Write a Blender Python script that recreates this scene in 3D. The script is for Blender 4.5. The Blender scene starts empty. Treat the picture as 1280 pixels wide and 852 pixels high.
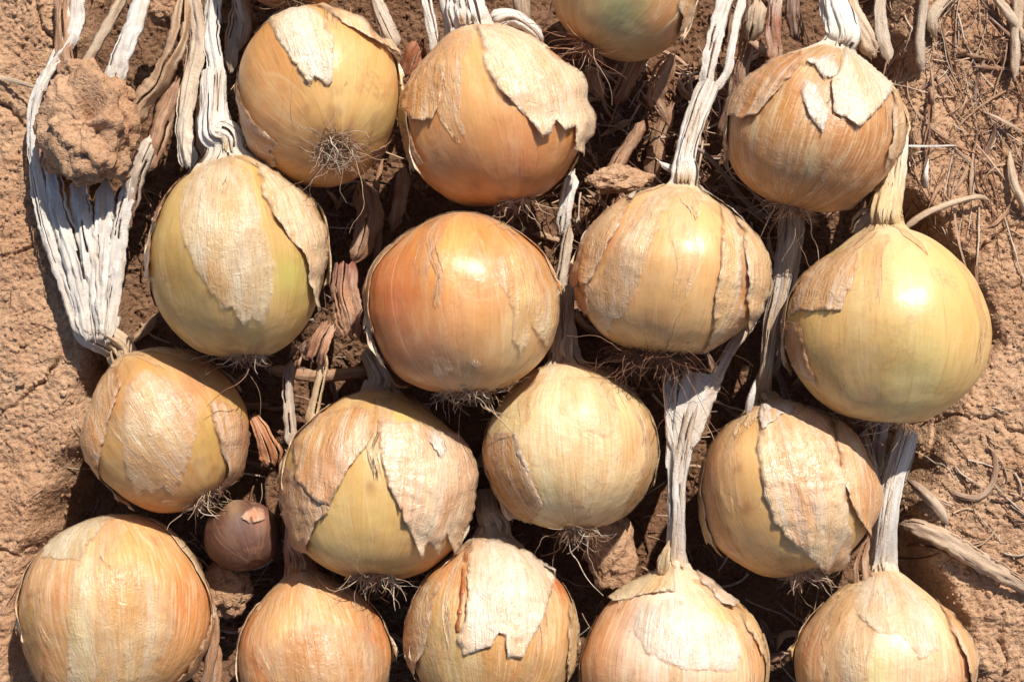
import bpy, math, random
import numpy as np
from mathutils import Vector
from mathutils.geometry import delaunay_2d_cdt

# ------------------------------------------------------------------ camera, sky, sun, exposure
S = 0.00033            # metres per photo pixel at the height of the onion centres
HC = 2500.0            # camera height over the soil, in the same pixel unit
ZR = 100.0             # height at which one photo pixel is S metres
scene = bpy.context.scene
cam_d = bpy.data.cameras.new('camera'); cam = bpy.data.objects.new('camera', cam_d)
scene.collection.objects.link(cam); scene.camera = cam
cam.location = (0, 0, HC * S); cam.rotation_euler = (0, 0, 0)
cam_d.sensor_width = 36.0; cam_d.lens = 36.0 * (HC - ZR) / 1280.0
cam_d.clip_start = 0.01; cam_d.clip_end = 200.0
scene.render.resolution_x = 1024; scene.render.resolution_y = 681

SUN = Vector((0.27, 0.64, 0.71)).normalized()
world = bpy.data.worlds.new('World'); scene.world = world; world.use_nodes = True
wn = world.node_tree.nodes; wl = world.node_tree.links
sky = wn.new('ShaderNodeTexSky'); sky.sky_type = 'NISHITA'; sky.sun_disc = False
sky.sun_elevation = math.asin(SUN.z); sky.sun_rotation = math.atan2(SUN.x, SUN.y)
wn['Background'].inputs['Strength'].default_value = 0.088
wl.new(sky.outputs[0], wn['Background'].inputs['Color'])
sun_d = bpy.data.lights.new('sun', 'SUN'); sun_d.energy = 5.0; sun_d.angle = math.radians(0.53); sun_d.color = (1, 0.94, 0.86)
sun = bpy.data.objects.new('sun', sun_d); scene.collection.objects.link(sun)
sun.rotation_euler = SUN.to_track_quat('Z', 'Y').to_euler(); sun.location = (0.3, 0.6, 1.0)
scene.view_settings.view_transform = 'Standard'; scene.view_settings.look = 'None'
scene.view_settings.exposure = 0.33; scene.view_settings.gamma = 1.0; scene.view_settings.use_curve_mapping = False
scene.cycles.max_bounces = 6; scene.cycles.diffuse_bounces = 4; scene.cycles.transparent_max_bounces = 8; scene.cycles.use_adaptive_sampling = True; scene.cycles.adaptive_threshold = 0.02

random.seed(7); RNG = np.random.default_rng(7)

# ------------------------------------------------------------------ helpers
def lin(c, k=0.78):
    c = np.asarray(c, float) / 255.0
    l = np.where(c <= 0.04045, c / 12.92, ((c + 0.055) / 1.055) ** 2.4) * k
    return l

_perm = np.random.default_rng(3).permutation(256); _perm = np.concatenate([_perm, _perm])
_grad = np.random.default_rng(4).normal(size=(256, 3)); _grad /= np.linalg.norm(_grad, axis=1)[:, None]
def perlin(x, y, z):
    x, y, z = np.broadcast_arrays(np.asarray(x, float), np.asarray(y, float), np.asarray(z, float))
    xi, yi, zi = np.floor(x).astype(int), np.floor(y).astype(int), np.floor(z).astype(int)
    xf, yf, zf = x - xi, y - yi, z - zi
    u, v, w = (t * t * t * (t * (t * 6 - 15) + 10) for t in (xf, yf, zf))
    out = 0
    for dx in (0, 1):
        for dy in (0, 1):
            for dz in (0, 1):
                h = _perm[_perm[_perm[(xi + dx) & 255] + ((yi + dy) & 255)] + ((zi + dz) & 255)]
                g = _grad[h]
                d = g[..., 0] * (xf - dx) + g[..., 1] * (yf - dy) + g[..., 2] * (zf - dz)
                out = out + d * (u if dx else 1 - u) * (v if dy else 1 - v) * (w if dz else 1 - w)
    return out * 1.5
def fbm(x, y, z, n=4):
    s, a, f = 0, 1.0, 1.0
    for i in range(n):
        s = s + a * perlin(x * f + 17.3 * i, y * f + 5.1 * i, z * f); a *= 0.5; f *= 2.03
    return s
def sstep(a, b, x):
    t = np.clip((x - a) / (b - a), 0, 1); return t * t * (3 - 2 * t)

def P(px, py, z):                      # a point given by its place in the photo and its height
    k = (HC - np.asarray(z, float)) / (HC - ZR) * S
    return np.stack(np.broadcast_arrays((np.asarray(px, float) - 640) * k, (426 - np.asarray(py, float)) * k, np.asarray(z, float) * S), -1)
def unP(w):                            # and back
    k = (HC - w[..., 2] / S) / (HC - ZR) * S
    return w[..., 0] / k + 640, 426 - w[..., 1] / k

def mesh_obj(name, V, F, mat, parent=None, tint=None, mer=None, smooth=True, solid=None):
    V = np.asarray(V, float)
    loc = np.array(parent.location) if parent is not None else np.zeros(3)
    me = bpy.data.meshes.new(name)
    me.from_pydata((V - loc).tolist(), [], F if isinstance(F, list) else F.tolist())
    if tint is not None:
        a = me.attributes.new('tint', 'FLOAT_COLOR', 'POINT')
        t = np.ones((len(V), 4)); t[:, :np.shape(tint)[1]] = tint; a.data.foreach_set('color', t.ravel())
    if mer is not None:
        a = me.attributes.new('mer', 'FLOAT_VECTOR', 'POINT'); a.data.foreach_set('vector', np.ascontiguousarray(mer, float).ravel())
    if smooth: me.polygons.foreach_set('use_smooth', [True] * len(me.polygons))
    me.materials.append(mat); me.update()
    o = bpy.data.objects.new(name, me); scene.collection.objects.link(o)
    if parent is not None: o.parent = parent
    if solid:
        m = o.modifiers.new('thickness', 'SOLIDIFY'); m.thickness = solid * S; m.offset = -1
    return o
def grid_faces(n, m, wrap=False):
    i = np.arange(n - 1)[:, None]; j = np.arange(m if wrap else m - 1)[None, :]
    a = i * m + j; b = i * m + (j + 1) % m
    return np.stack([a, b, b + m, a + m], -1).reshape(-1, 4)
def thing(name, label, cat, loc, group=None):
    o = bpy.data.objects.new(name, None); scene.collection.objects.link(o); o.empty_display_size = 0.02
    o.location = loc; tag(o, label, cat, group); return o
def tag(o, label=None, cat=None, group=None, kind=None):
    if label: o['label'] = label
    if cat: o['category'] = cat
    if group: o['group'] = group
    if kind: o['kind'] = kind
    return o

# ------------------------------------------------------------------ materials
class NT:
    def __init__(s, name):
        s.m = bpy.data.materials.new(name); s.m.use_nodes = True; s.t = s.m.node_tree
        s.b = s.t.nodes['Principled BSDF']; s.out = s.t.nodes['Material Output']
    def n(s, typ, **kw):
        x = s.t.nodes.new(typ)
        for k, v in kw.items():
            if k.startswith('i_'):
                x.inputs[k[2:].replace('_', ' ')].default_value = v
            else: setattr(x, k, v)
        return x
    def l(s, a, b): s.t.links.new(a, b)
    def noise(s, vec, scale, detail=3, rough=0.55, dist=0.0):
        x = s.n('ShaderNodeTexNoise'); x.inputs['Scale'].default_value = scale; x.inputs['Detail'].default_value = detail
        x.inputs['Roughness'].default_value = rough; x.inputs['Distortion'].default_value = dist
        s.l(vec, x.inputs['Vector']); return x.outputs['Fac']
    def rng(s, v, a, b, c=0.0, d=1.0):
        x = s.n('ShaderNodeMapRange'); s.l(v, x.inputs['Value'])
        for k, q in zip(('From Min', 'From Max', 'To Min', 'To Max'), (a, b, c, d)): x.inputs[k].default_value = q
        return x.outputs['Result']
    def mix(s, fac, a, b, mode='MIX'):
        x = s.n('ShaderNodeMix', data_type='RGBA', blend_type=mode)
        for v, i in ((fac, 0), (a, 6), (b, 7)):
            if hasattr(v, 'is_linked') or hasattr(v, 'links'): s.l(v, x.inputs[i])
            elif i == 0: x.inputs[0].default_value = v
            else: x.inputs[i].default_value = (*v, 1)
        return x.outputs[2]
    def math(s, op, a, b):
        x = s.n('ShaderNodeMath', operation=op)
        for v, i in ((a, 0), (b, 1)):
            if hasattr(v, 'links'): s.l(v, x.inputs[i])
            else: x.inputs[i].default_value = v
        return x.outputs[0]
    def attr(s, name): return s.n('ShaderNodeAttribute', attribute_name=name)
    def bump(s, h, dist, strength=1.0, prev=None):
        x = s.n('ShaderNodeBump'); x.inputs['Distance'].default_value = dist; x.inputs['Strength'].default_value = strength
        s.l(h, x.inputs['Height'])
        if prev is not None: s.l(prev, x.inputs['Normal'])
        return x.outputs['Normal']
    def vmul(s, v, k):
        x = s.n('ShaderNodeVectorMath', operation='MULTIPLY'); s.l(v, x.inputs[0]); x.inputs[1].default_value = k; return x.outputs[0]

def mat_bulb(name, pw=0.0, dull=0.0):
    t = NT(name); tint = t.attr('tint').outputs['Color']; mer = t.attr('mer').outputs['Vector']
    obj = t.n('ShaderNodeTexCoord').outputs['Object']
    str1 = t.noise(mer, 3.2, 3, 0.6, 0.15); str2 = t.noise(mer, 14, 3, 0.6)
    pat = t.noise(obj, 55, 3, 0.6, 0.4); fin = t.noise(obj, 700, 2, 0.6)
    # the layers of dry skin meet in meridional panels, each a little different
    vo = t.n('ShaderNodeTexVoronoi', feature='F1'); vo.inputs['Scale'].default_value = 2.6; t.l(mer, vo.inputs['Vector'])
    ve = t.n('ShaderNodeTexVoronoi', feature='DISTANCE_TO_EDGE'); ve.inputs['Scale'].default_value = 2.6; t.l(mer, ve.inputs['Vector'])
    sep = t.n('ShaderNodeSeparateColor'); t.l(vo.outputs['Color'], sep.inputs[0])
    c = t.mix(t.rng(sep.outputs[0], 0.3, 1.0, 0, 0.5), tint, t.mix(1.0, tint, (1.05, 1.1, 1.24), 'MULTIPLY'))
    c = t.mix(t.rng(sep.outputs[1], 0.5, 1.0, 0, 0.4), c, t.mix(1.0, c, (0.95, 0.8, 0.66), 'MULTIPLY'))
    c = t.mix(t.rng(str1, 0.42, 0.66, 0, 0.55), c, t.mix(1.0, c, (1.06, 1.1, 1.24), 'MULTIPLY'))
    c = t.mix(t.rng(str2, 0.5, 0.74, 0, 0.26), c, t.mix(1.0, c, (0.88, 0.7, 0.5), 'MULTIPLY'))
    vein = t.math('MULTIPLY', t.rng(t.noise(mer, 30, 0, 0.5), 0.6, 0.66), t.rng(str1, 0.4, 0.6))
    c = t.mix(t.math('MULTIPLY', vein, 0.3), c, t.mix(1.0, c, (0.7, 0.48, 0.32), 'MULTIPLY'))
    c = t.mix(t.rng(pat, 0.5, 0.74, 0, 0.55), c, t.mix(1.0, c, (0.95, 0.76, 0.58), 'MULTIPLY'))
    # pale clinging film, soil dust and brown freckles
    film = t.rng(t.noise(t.vmul(mer, (1, 1, 4)), 3.2, 5, 0.66, 0.5), 0.5, 0.7)
    c = t.mix(t.math('MULTIPLY', film, (0.2 + 0.42 * pw) * (0.25 if dull else 1)), c, tuple(lin((244, 218, 170))))
    fine = t.noise(t.vmul(mer, (1, 1, 0.6)), 38, 2, 0.6, 0.08); crk = t.noise(t.vmul(mer, (0.55, 0.55, 6)), 15, 3, 0.62, 0.9)
    c = t.mix(t.rng(fine, 0.52, 0.66, 0, 0.03 + 0.45 * pw), c, t.mix(1.0, c, (0.8, 0.58, 0.4), 'MULTIPLY'))
    c = t.mix(t.rng(fine, 0.46, 0.36, 0, 0.02 + 0.38 * pw), c, tuple(lin((248, 228, 192))))
    c = t.mix(t.rng(crk, 0.55, 0.72, 0, 0.38 * pw), c, t.mix(1.0, c, (0.86, 0.64, 0.46), 'MULTIPLY'))
    dirt = t.math('MULTIPLY', t.rng(t.noise(obj, 40, 5, 0.72, 0.5), 0.54, 0.7), t.rng(fin, 0.35, 0.6))
    c = t.mix(t.math('MULTIPLY', dirt, 0.5 + dull), c, tuple(lin((156, 108, 74))))
    c = t.mix(t.rng(ve.outputs['Distance'], 0.0, 0.012, 0.2, 0.0), c, tuple(lin((246, 222, 180))))
    fr = t.rng(t.noise(obj, 330, 2, 0.6), 0.72, 0.79, 0, 0.4)
    c = t.mix(fr, c, tuple(lin((120, 70, 32))))
    t.l(c, t.b.inputs['Base Color'])
    t.l(t.math('ADD', t.rng(pat, 0.3, 0.7, 0.29 + 0.06 * pw + dull, 0.46 + 0.1 * pw + dull), t.math('MULTIPLY', dirt, 0.2)), t.b.inputs['Roughness'])
    t.b.inputs['Specular IOR Level'].default_value = 0.55
    t.b.inputs['Subsurface Weight'].default_value = 0.3; t.b.inputs['Subsurface Radius'].default_value = (1.0, 0.55, 0.2); t.b.inputs['Subsurface Scale'].default_value = 0.004
    h = t.math('ADD', t.math('MULTIPLY', str2, 0.3), t.math('ADD', t.math('MULTIPLY', fine, 0.05 + 0.42 * pw), t.math('ADD', t.math('MULTIPLY', crk, 0.25 + 1.15 * pw), t.math('MULTIPLY', pat, 1.5))))
    t.l(t.bump(h, 0.0006, 0.55), t.b.inputs['Normal']); return t.m

def mat_paper(name, trans=0.2, rough=(0.38, 0.6), wr=1.0, dark=1.0):
    t = NT(name); ta = t.attr('tint'); tint = ta.outputs['Color']; mer = t.attr('mer').outputs['Vector']
    obj = t.n('ShaderNodeTexCoord').outputs['Object']
    s1 = t.noise(mer, 6, 3, 0.6, 0.2); s2 = t.noise(mer, 24, 3, 0.6, 0.1); s3 = t.noise(mer, 70, 1, 0.5)
    bl = t.noise(obj, 110, 3, 0.65, 0.5); sp = t.noise(obj, 420, 2, 0.6)
    wht = tuple(lin((252, 238, 216), 0.8 if name == 'papery_skin' else 0.84))
    tint = t.mix(t.rng(t.noise(mer, 11, 4, 0.65, 0.25), 0.46, 0.66, 0, 0.6 if name == 'papery_skin' else 0.3), tint, wht)
    c = t.mix(t.rng(s1, 0.42, 0.66, 0, 0.5 * dark), tint, t.mix(1.0, tint, (0.93, 0.76, 0.58), 'MULTIPLY'))
    c = t.mix(t.rng(s2, 0.5, 0.68, 0, 0.5 * dark), c, t.mix(1.0, c, (0.78, 0.6, 0.45), 'MULTIPLY'))
    c = t.mix(t.rng(s3, 0.56, 0.64, 0, 0.4 * dark), c, t.mix(1.0, c, (0.58, 0.44, 0.35), 'MULTIPLY'))
    c = t.mix(t.rng(bl, 0.52, 0.72, 0, 0.45 * dark), c, t.mix(1.0, c, (0.88, 0.7, 0.54), 'MULTIPLY'))
    c = t.mix(t.rng(sp, 0.64, 0.76, 0, 0.35), c, tuple(lin((140, 96, 62))))
    t.l(c, t.b.inputs['Base Color'])
    t.l(t.rng(bl, 0.3, 0.7, rough[0], rough[1]), t.b.inputs['Roughness'])
    t.b.inputs['Specular IOR Level'].default_value = 0.55
    wrk = t.math('ABSOLUTE', t.math('SUBTRACT', t.noise(t.vmul(mer, (0.7, 0.7, 7)), 13, 3, 0.6, 1.0), 0.5), 0.0); wrk = t.math('MULTIPLY', wrk, 2.2)
    h = t.math('ADD', t.math('ADD', t.math('MULTIPLY', s2, 0.6), t.math('MULTIPLY', s3, 0.35)), t.math('MULTIPLY', wrk, 0.7))
    n = t.bump(h, 0.0009 * wr, 0.6)
    t.l(n, t.b.inputs['Normal'])
    tr = t.n('ShaderNodeBsdfTranslucent'); t.l(c, tr.inputs['Color']); t.l(n, tr.inputs['Normal'])
    mx = t.n('ShaderNodeMixShader'); mx.inputs[0].default_value = trans
    t.l(t.b.outputs[0], mx.inputs[1]); t.l(tr.outputs[0], mx.inputs[2])
    out = mx.outputs[0]
    if name == 'papery_skin':            # thin skin lets the flesh behind show through
        tp = t.n('ShaderNodeBsdfTransparent'); m2 = t.n('ShaderNodeMixShader')
        op = t.math('MINIMUM', t.math('MULTIPLY', ta.outputs['Alpha'], t.rng(bl, 0.3, 0.65, 0.8, 1.25)), 1.0)
        t.l(op, m2.inputs[0]); t.l(tp.outputs[0], m2.inputs[1]); t.l(out, m2.inputs[2]); out = m2.outputs[0]
    t.l(out, t.out.inputs['Surface'])
    return t.m

def mat_fibre(name):
    t = NT(name); tint = t.attr('tint').outputs['Color']; obj = t.n('ShaderNodeTexCoord').outputs['Object']
    c = t.mix(t.rng(t.noise(obj, 300, 3), 0.35, 0.7, 0, 0.7), tint, t.mix(1.0, tint, (0.5, 0.38, 0.3), 'MULTIPLY'))
    t.l(c, t.b.inputs['Base Color']); t.b.inputs['Roughness'].default_value = 0.6; t.b.inputs['Specular IOR Level'].default_value = 0.3
    return t.m

def mat_soil(name):
    t = NT(name); obj = t.n('ShaderNodeNewGeometry').outputs['Position']
    a = t.noise(obj, 14, 4, 0.6, 0.3); b = t.noise(obj, 90, 3, 0.7, 0.4); g = t.noise(obj, 520, 2, 0.75, 0.5); h = t.noise(obj, 1500, 2, 0.7)
    c = t.mix(t.rng(a, 0.35, 0.68), tuple(lin((192, 148, 113), 0.78)), tuple(lin((210, 172, 137), 0.78)))
    c = t.mix(t.rng(b, 0.44, 0.68, 0, 0.5), c, tuple(lin((164, 118, 86), 0.8)))
    c = t.mix(t.rng(g, 0.5, 0.7, 0, 0.6), c, tuple(lin((122, 84, 60), 0.74)))
    c = t.mix(t.rng(h, 0.56, 0.72, 0, 0.5), c, tuple(lin((236, 206, 176), 0.76)))
    if name == 'dry_soil':                 # soil colour multiplied darker inside the bed outline
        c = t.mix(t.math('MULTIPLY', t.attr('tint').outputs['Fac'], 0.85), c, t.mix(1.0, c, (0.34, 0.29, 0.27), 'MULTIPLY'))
    t.l(c, t.b.inputs['Base Color']); t.b.inputs['Roughness'].default_value = 0.95; t.b.inputs['Specular IOR Level'].default_value = 0.12
    hh = t.math('ADD', t.math('MULTIPLY', b, 1.2), t.math('ADD', t.math('MULTIPLY', g, 0.8), t.math('MULTIPLY', h, 0.25)))
    t.l(t.bump(hh, 0.0024, 0.65), t.b.inputs['Normal']); return t.m

BULB = mat_bulb('glossy_onion_skin', 0.14); BULBP = mat_bulb('papery_onion_skin', 0.85); BULBD = mat_bulb('dull_onion_skin', 0.0, 0.3); SKIN = mat_paper('papery_skin', 0.15, (0.2, 0.44), 1.25, 0.85); LEAF = mat_paper('dry_leaf_white', 0.1, (0.5, 0.75), 1.2, 0.42)
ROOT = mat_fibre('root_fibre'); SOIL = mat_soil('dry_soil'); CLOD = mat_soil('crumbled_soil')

# ------------------------------------------------------------------ ground
CRACKS = [[(-40, 115), (0, 132), (22, 158), (40, 172), (52, 200)], [(-30, 530), (0, 512), (25, 492), (48, 470), (60, 452)],
          [(-20, 322), (15, 312), (40, 292), (60, 275)], [(1176, 20), (1186, 50), (1205, 66), (1225, 62), (1252, 68), (1320, 72)],
          [(1178, 585), (1184, 552), (1192, 530), (1205, 522), (1240, 526), (1258, 522), (1275, 540), (1310, 548)],
          [(1268, 775), (1262, 800), (1272, 830), (1268, 880)], [(-20, 690), (8, 700), (20, 690)], [(75, 50), (40, 30), (30, -20)],
          [(1140, 430), (1250, 300), (1278, 280), (1320, 285)], [(20, 250), (36, 262), (60, 330), (75, 360)]]
def seg_dist(x, y, pl):
    d = np.full(x.shape, 1e9)
    for (x0, y0), (x1, y1) in zip(pl[:-1], pl[1:]):
        t = np.clip(((x - x0) * (x1 - x0) + (y - y0) * (y1 - y0)) / ((x1 - x0) ** 2 + (y1 - y0) ** 2), 0, 1)
        d = np.minimum(d, np.hypot(x - x0 - t * (x1 - x0), y - y0 - t * (y1 - y0)))
    return d
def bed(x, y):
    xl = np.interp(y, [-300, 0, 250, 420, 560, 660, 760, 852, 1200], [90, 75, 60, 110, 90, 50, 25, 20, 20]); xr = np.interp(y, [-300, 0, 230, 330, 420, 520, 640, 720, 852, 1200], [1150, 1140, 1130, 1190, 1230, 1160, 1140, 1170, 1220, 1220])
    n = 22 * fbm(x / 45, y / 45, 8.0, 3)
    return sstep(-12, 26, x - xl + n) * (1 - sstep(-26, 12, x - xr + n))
def ground_h(x, y):                    # height in pixel units over photo-pixel-like ground coordinates
    xl = np.interp(y, [-300, 0, 250, 420, 560, 660, 760, 852, 1200], [70, 55, 40, 95, 70, 20, -5, -10, -10]) + 14 * perlin(y / 60, 0.3, 0)
    xr = np.interp(y, [-300, 0, 230, 330, 420, 520, 640, 720, 852, 1200], [1165, 1150, 1150, 1235, 1265, 1215, 1165, 1190, 1250, 1250]) + 16 * perlin(y / 50, 9.3, 0)
    bank = 108 * (1 - sstep(-8, 56, x - xl)) + 104 * sstep(-55, 10, x - xr)
    bank = bank - 12 * sstep(-20, 40, x - xr) * (1 - sstep(180, 340, y))
    wx = x + 14 * perlin(x / 40, y / 40, 2.0); wy = y + 14 * perlin(x / 40, y / 40, 7.0)
    h = 10 * fbm(wx / 130, wy / 130, 1, 3) + 3.6 * fbm(wx / 34, wy / 34, 4, 4)
    h = h - 58 + 26 * (1 - sstep(250, 650, y)) * (1 - sstep(1090, 1150, x)) * sstep(60, 130, x) + 3.6 * (0.35 - np.abs(perlin(wx / 19, wy / 15, 6.0))) + 2.6 * (0.3 - np.abs(perlin(wx / 8.5, wy / 7, 16.0))) + 2.6 * perlin(x / 5.5, y / 5.5, 3) + 1.4 * RNG.normal(size=x.shape) * 0.5
    cr = 0
    jx = x + 5 * perlin(x / 12, y / 12, 31); jy = y + 5 * perlin(x / 12, y / 12, 47)
    for pl in CRACKS: cr = np.maximum(cr, np.exp(-(seg_dist(jx, jy, pl) / 2.4) ** 2) * (0.55 + 0.9 * np.clip(perlin(x / 40, y / 40, 90.5) + 0.3, 0, 1)))
    return h + bank - 11 * cr
def axis_coords(a, b, step, far):
    core = np.arange(a, b + step, step); out = []; d = step
    while sum(out) < far: d *= 1.35; out.append(d)
    o = np.cumsum(out); return np.concatenate([a - o[::-1], core, core[-1] + o])
gx = axis_coords(-110, 1390, 2.0, 90000); gy = axis_coords(-110, 965, 2.0, 90000)
GX, GY = np.meshgrid(gx, gy, indexing='ij')
gh = ground_h(GX, GY)
V = np.stack([(GX - 640) * S, (426 - GY) * S, gh * S], -1).reshape(-1, 3)
F = grid_faces(len(gx), len(gy))[:, ::-1]
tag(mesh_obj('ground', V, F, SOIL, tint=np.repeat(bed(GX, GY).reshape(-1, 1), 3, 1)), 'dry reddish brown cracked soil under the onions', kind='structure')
_i0, _j0 = int(np.argmin(np.abs(gx + 110))), int(np.argmin(np.abs(gy + 110))); _ni, _nj = int(1500 / 2), int(1075 / 2)
def gsamp(px, py):                     # height of the built soil sheet under a point
    i = np.clip(np.round((np.asarray(px, float) + 110) / 2).astype(int), 0, _ni); j = np.clip(np.round((np.asarray(py, float) + 110) / 2).astype(int), 0, _nj)
    return gh[_i0 + i, _j0 + j]
def gz(px, py): return float(gsamp(px, py))

# ------------------------------------------------------------------ strips, tubes and fibres
def catmull(pts, n):
    p = np.asarray(pts, float); p = np.vstack([2 * p[0] - p[1], p, 2 * p[-1] - p[-2]])
    m = len(p) - 3; t = np.linspace(0, m - 1e-6, n); i = t.astype(int); f = (t - i)[:, None]
    a, b, c, d = p[i], p[i + 1], p[i + 2], p[i + 3]
    return 0.5 * (2 * b + (c - a) * f + (2 * a - 5 * b + 4 * c - d) * f ** 2 + (3 * b - a - 3 * c + d) * f ** 3)
def ramp(cols, t):
    cols = np.array([lin(c) for c in cols]); x = np.linspace(0, 1, len(cols))
    return np.stack([np.interp(t, x, cols[:, k]) for k in range(3)], -1)
_seed = [0]
def nseed(): _seed[0] += 1; return _seed[0] * 3.717
WHITE = [(240, 230, 216), (249, 243, 235), (241, 231, 218)]
TAN = [(214, 184, 150), (226, 200, 170), (205, 172, 138)]
BROWN = [(176, 128, 92), (196, 150, 112), (160, 112, 80)]
GREY = [(206, 184, 160), (222, 204, 182), (196, 172, 146)]

def frame(C):
    T = np.gradient(C, axis=0); T /= np.linalg.norm(T, axis=1)[:, None] + 1e-12
    side = np.cross(T, [0, 0, 1.0]); side /= np.linalg.norm(side, axis=1)[:, None] + 1e-9
    up = np.cross(side, T); return T, side, up
def slit(F, n, m, sd, L):
    """split a leaf along its fibres: drop a few narrow columns of faces for part of the length"""
    if m < 9: return F
    keep = np.ones((n - 1, m), bool); s_ = np.linspace(0, L, n - 1); r = np.random.default_rng(int(sd * 1000))
    for k in range(max(2, m // 7)):
        j = r.integers(1, m - 1); keep[:, j] &= ~(perlin(s_ / 55 + sd, k * 3.3, sd) > 0.02)
    return F[keep.ravel()]
def leaf(pts, cols=WHITE, parent=None, name='dry_leaf', fold=0.25, pleat=0.16, rag=0.22, twist=0.0, solid=0.9, mat=None, collect=None, taper=True):
    """a dry leaf: a crumpled, fluted ribbon through (px, py, z, width)"""
    sd = nseed(); pts = np.asarray(pts, float)
    L = np.hypot(*np.diff(pts[:, :2], axis=0).T).sum(); n = int(max(14, L / 3.5))
    q = catmull(pts, n); C = P(q[:, 0], q[:, 1], q[:, 2]); T, side, up = frame(C)
    sl0 = np.linspace(0, L, n); w = np.maximum(q[:, 3], 1.0) * S * ((0.4 + 0.6 * sstep(0, 12, sl0)) * (0.3 + 0.7 * sstep(0, 16, L - sl0)) if taper else 1.0); m = int(np.clip(pts[:, 3].max() / 1.8, 7, 27)); u = np.linspace(-1, 1, m)
    sl = np.linspace(0, L, n)
    U, SL = np.meshgrid(u, sl); W = w[:, None]
    ed = 1 + rag * perlin(np.sign(U) * 3 + sd, SL / 14, sd) + rag * 0.6 * perlin(np.sign(U) * 3 + sd, SL / 5, sd)
    tw = twist * np.sin(SL / max(L, 1) * math.pi) + 0.7 * perlin(SL / 60, sd, 0.5)
    h = W * (0.75 * fold * (1 - U ** 2) + pleat * perlin(U * 2.6 + sd, SL / 45, sd) + 0.10 * np.abs(perlin(U * 9 + sd, SL / 55, sd + 2)) + pleat * 0.7 * perlin(U * 6 + sd, SL / 45, sd + 9) + 0.08 * perlin(U * 1.5, SL / 12, sd))
    x = U * W / 2 * ed
    cx = x * np.cos(tw) - h * np.sin(tw); cz = x * np.sin(tw) + h * np.cos(tw)
    V = C[:, None, :] + side[:, None, :] * cx[..., None] + up[:, None, :] * cz[..., None]
    # ragged ends
    endj = 3.5 * S * perlin(u * 4 + sd, sd, 1)
    V[0] -= T[0] * endj[:, None] * 2; V[-1] += T[-1] * (endj * 3)[:, None]
    tint = ramp(cols, SL.ravel() / L) * (1 + 0.25 * perlin(U.ravel() * 1.7 + sd, SL.ravel() / 40, sd))[:, None]
    mer = np.stack([x.ravel() / S / 40 + sd, h.ravel() / S / 60, SL.ravel() / 500], -1)
    tan = sstep(0.0, 0.5, perlin(U.ravel() * 2.2 + sd, SL.ravel() / 30, sd + 4))[:, None] * 0.22; tint = tint * (1 - tan) + tint * np.array([0.8, 0.62, 0.46]) * tan
    F = slit(grid_faces(n, m), n, m - 1, sd, L)
    if collect is not None: collect.append((V.reshape(-1, 3), F, np.clip(tint, 0, 1), mer)); return None
    return mesh_obj(name, V.reshape(-1, 3), F, mat or LEAF, parent, np.clip(tint, 0, 1), mer, solid=solid)

def tube(C, W, cols, parent, name, flat=0.7, pleat=0.28, m=64, mat=None):
    """a fluted closed stalk through world points C with world widths W"""
    sd = nseed(); q = catmull(np.hstack([C, W[:, None]]), 60); C, w = q[:, :3], np.maximum(q[:, 3], 2 * S)
    T, side, up = frame(C); th = np.linspace(0, 2 * math.pi, m, endpoint=False)
    sl = np.concatenate([[0], np.cumsum(np.linalg.norm(np.diff(C, axis=0), axis=1))]) / S
    TH, SL = np.meshgrid(th, sl)
    r = w[:, None] / 2 * (1 + 0.14 * perlin(np.cos(TH) * 11 + sd, np.sin(TH) * 11, SL / 50 + sd) + pleat * perlin(np.cos(TH) * 2.2 + sd, np.sin(TH) * 2.2, SL / 90 + sd) + pleat * 0.7 * perlin(np.cos(TH) * 5 + sd, np.sin(TH) * 5, SL / 60) + 0.1 * perlin(np.cos(TH) + sd, np.sin(TH), SL / 14))
    V = C[:, None] + side[:, None] * (r * np.cos(TH))[..., None] + up[:, None] * (r * flat * np.sin(TH))[..., None]
    tint = ramp(cols, SL.ravel() / sl[-1]) * (1 + 0.25 * perlin(np.cos(TH.ravel()) * 3 + sd, np.sin(TH.ravel()) * 3, SL.ravel() / 50))[:, None]
    mer = np.stack([np.cos(TH).ravel() * 0.6 + sd, np.sin(TH).ravel() * 0.6, SL.ravel() / 500], -1)
    return mesh_obj(name, V.reshape(-1, 3), slit(grid_faces(60, m, True), 60, m, sd, 200), mat or LEAF, parent, np.clip(tint, 0, 1), mer)

def strand_geo(C, r0, r1, V, F, TI, col, k=4):
    n = len(C); T, side, up = frame(C); r = np.linspace(r0, r1, n) * S; b = len(V) and sum(len(v) for v in V)
    th = np.linspace(0, 2 * math.pi, k, endpoint=False)
    p = C[:, None] + side[:, None] * (r[:, None] * np.cos(th))[..., None] + up[:, None] * (r[:, None] * np.sin(th))[..., None]
    V.append(p.reshape(-1, 3)); F.append(grid_faces(n, k, True) + b); TI.append(np.tile(col, (n * k, 1)))
def strands(name, starts, dirs, lens, rad, cols, parent, curl=0.5, droop=0.25, mat=None, n=9):
    V, F, TI = [], [], []
    for s, d, L in zip(starts, dirs, lens):
        p = np.array(s, float); d = np.array(d, float); C = [p.copy()]; ax = RNG.normal(size=3)
        for i in range(n):
            d = d + curl * (RNG.normal(size=3) * 0.55 + ax * 0.35) * 0.6 + np.array([0, 0, -droop * 0.3]); d /= np.linalg.norm(d)
            p = p + d * L * S / n; C.append(p.copy())
        col = lin(cols[RNG.integers(len(cols))]) * RNG.uniform(0.7, 1.1); rr = rad * RNG.uniform(0.5, 1.7)
        strand_geo(catmull(np.array(C), n * 2), rr, rr * 0.3, V, F, TI, col)
    return mesh_obj(name, np.vstack(V), np.vstack(F), mat or ROOT, parent, np.vstack(TI))

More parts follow.
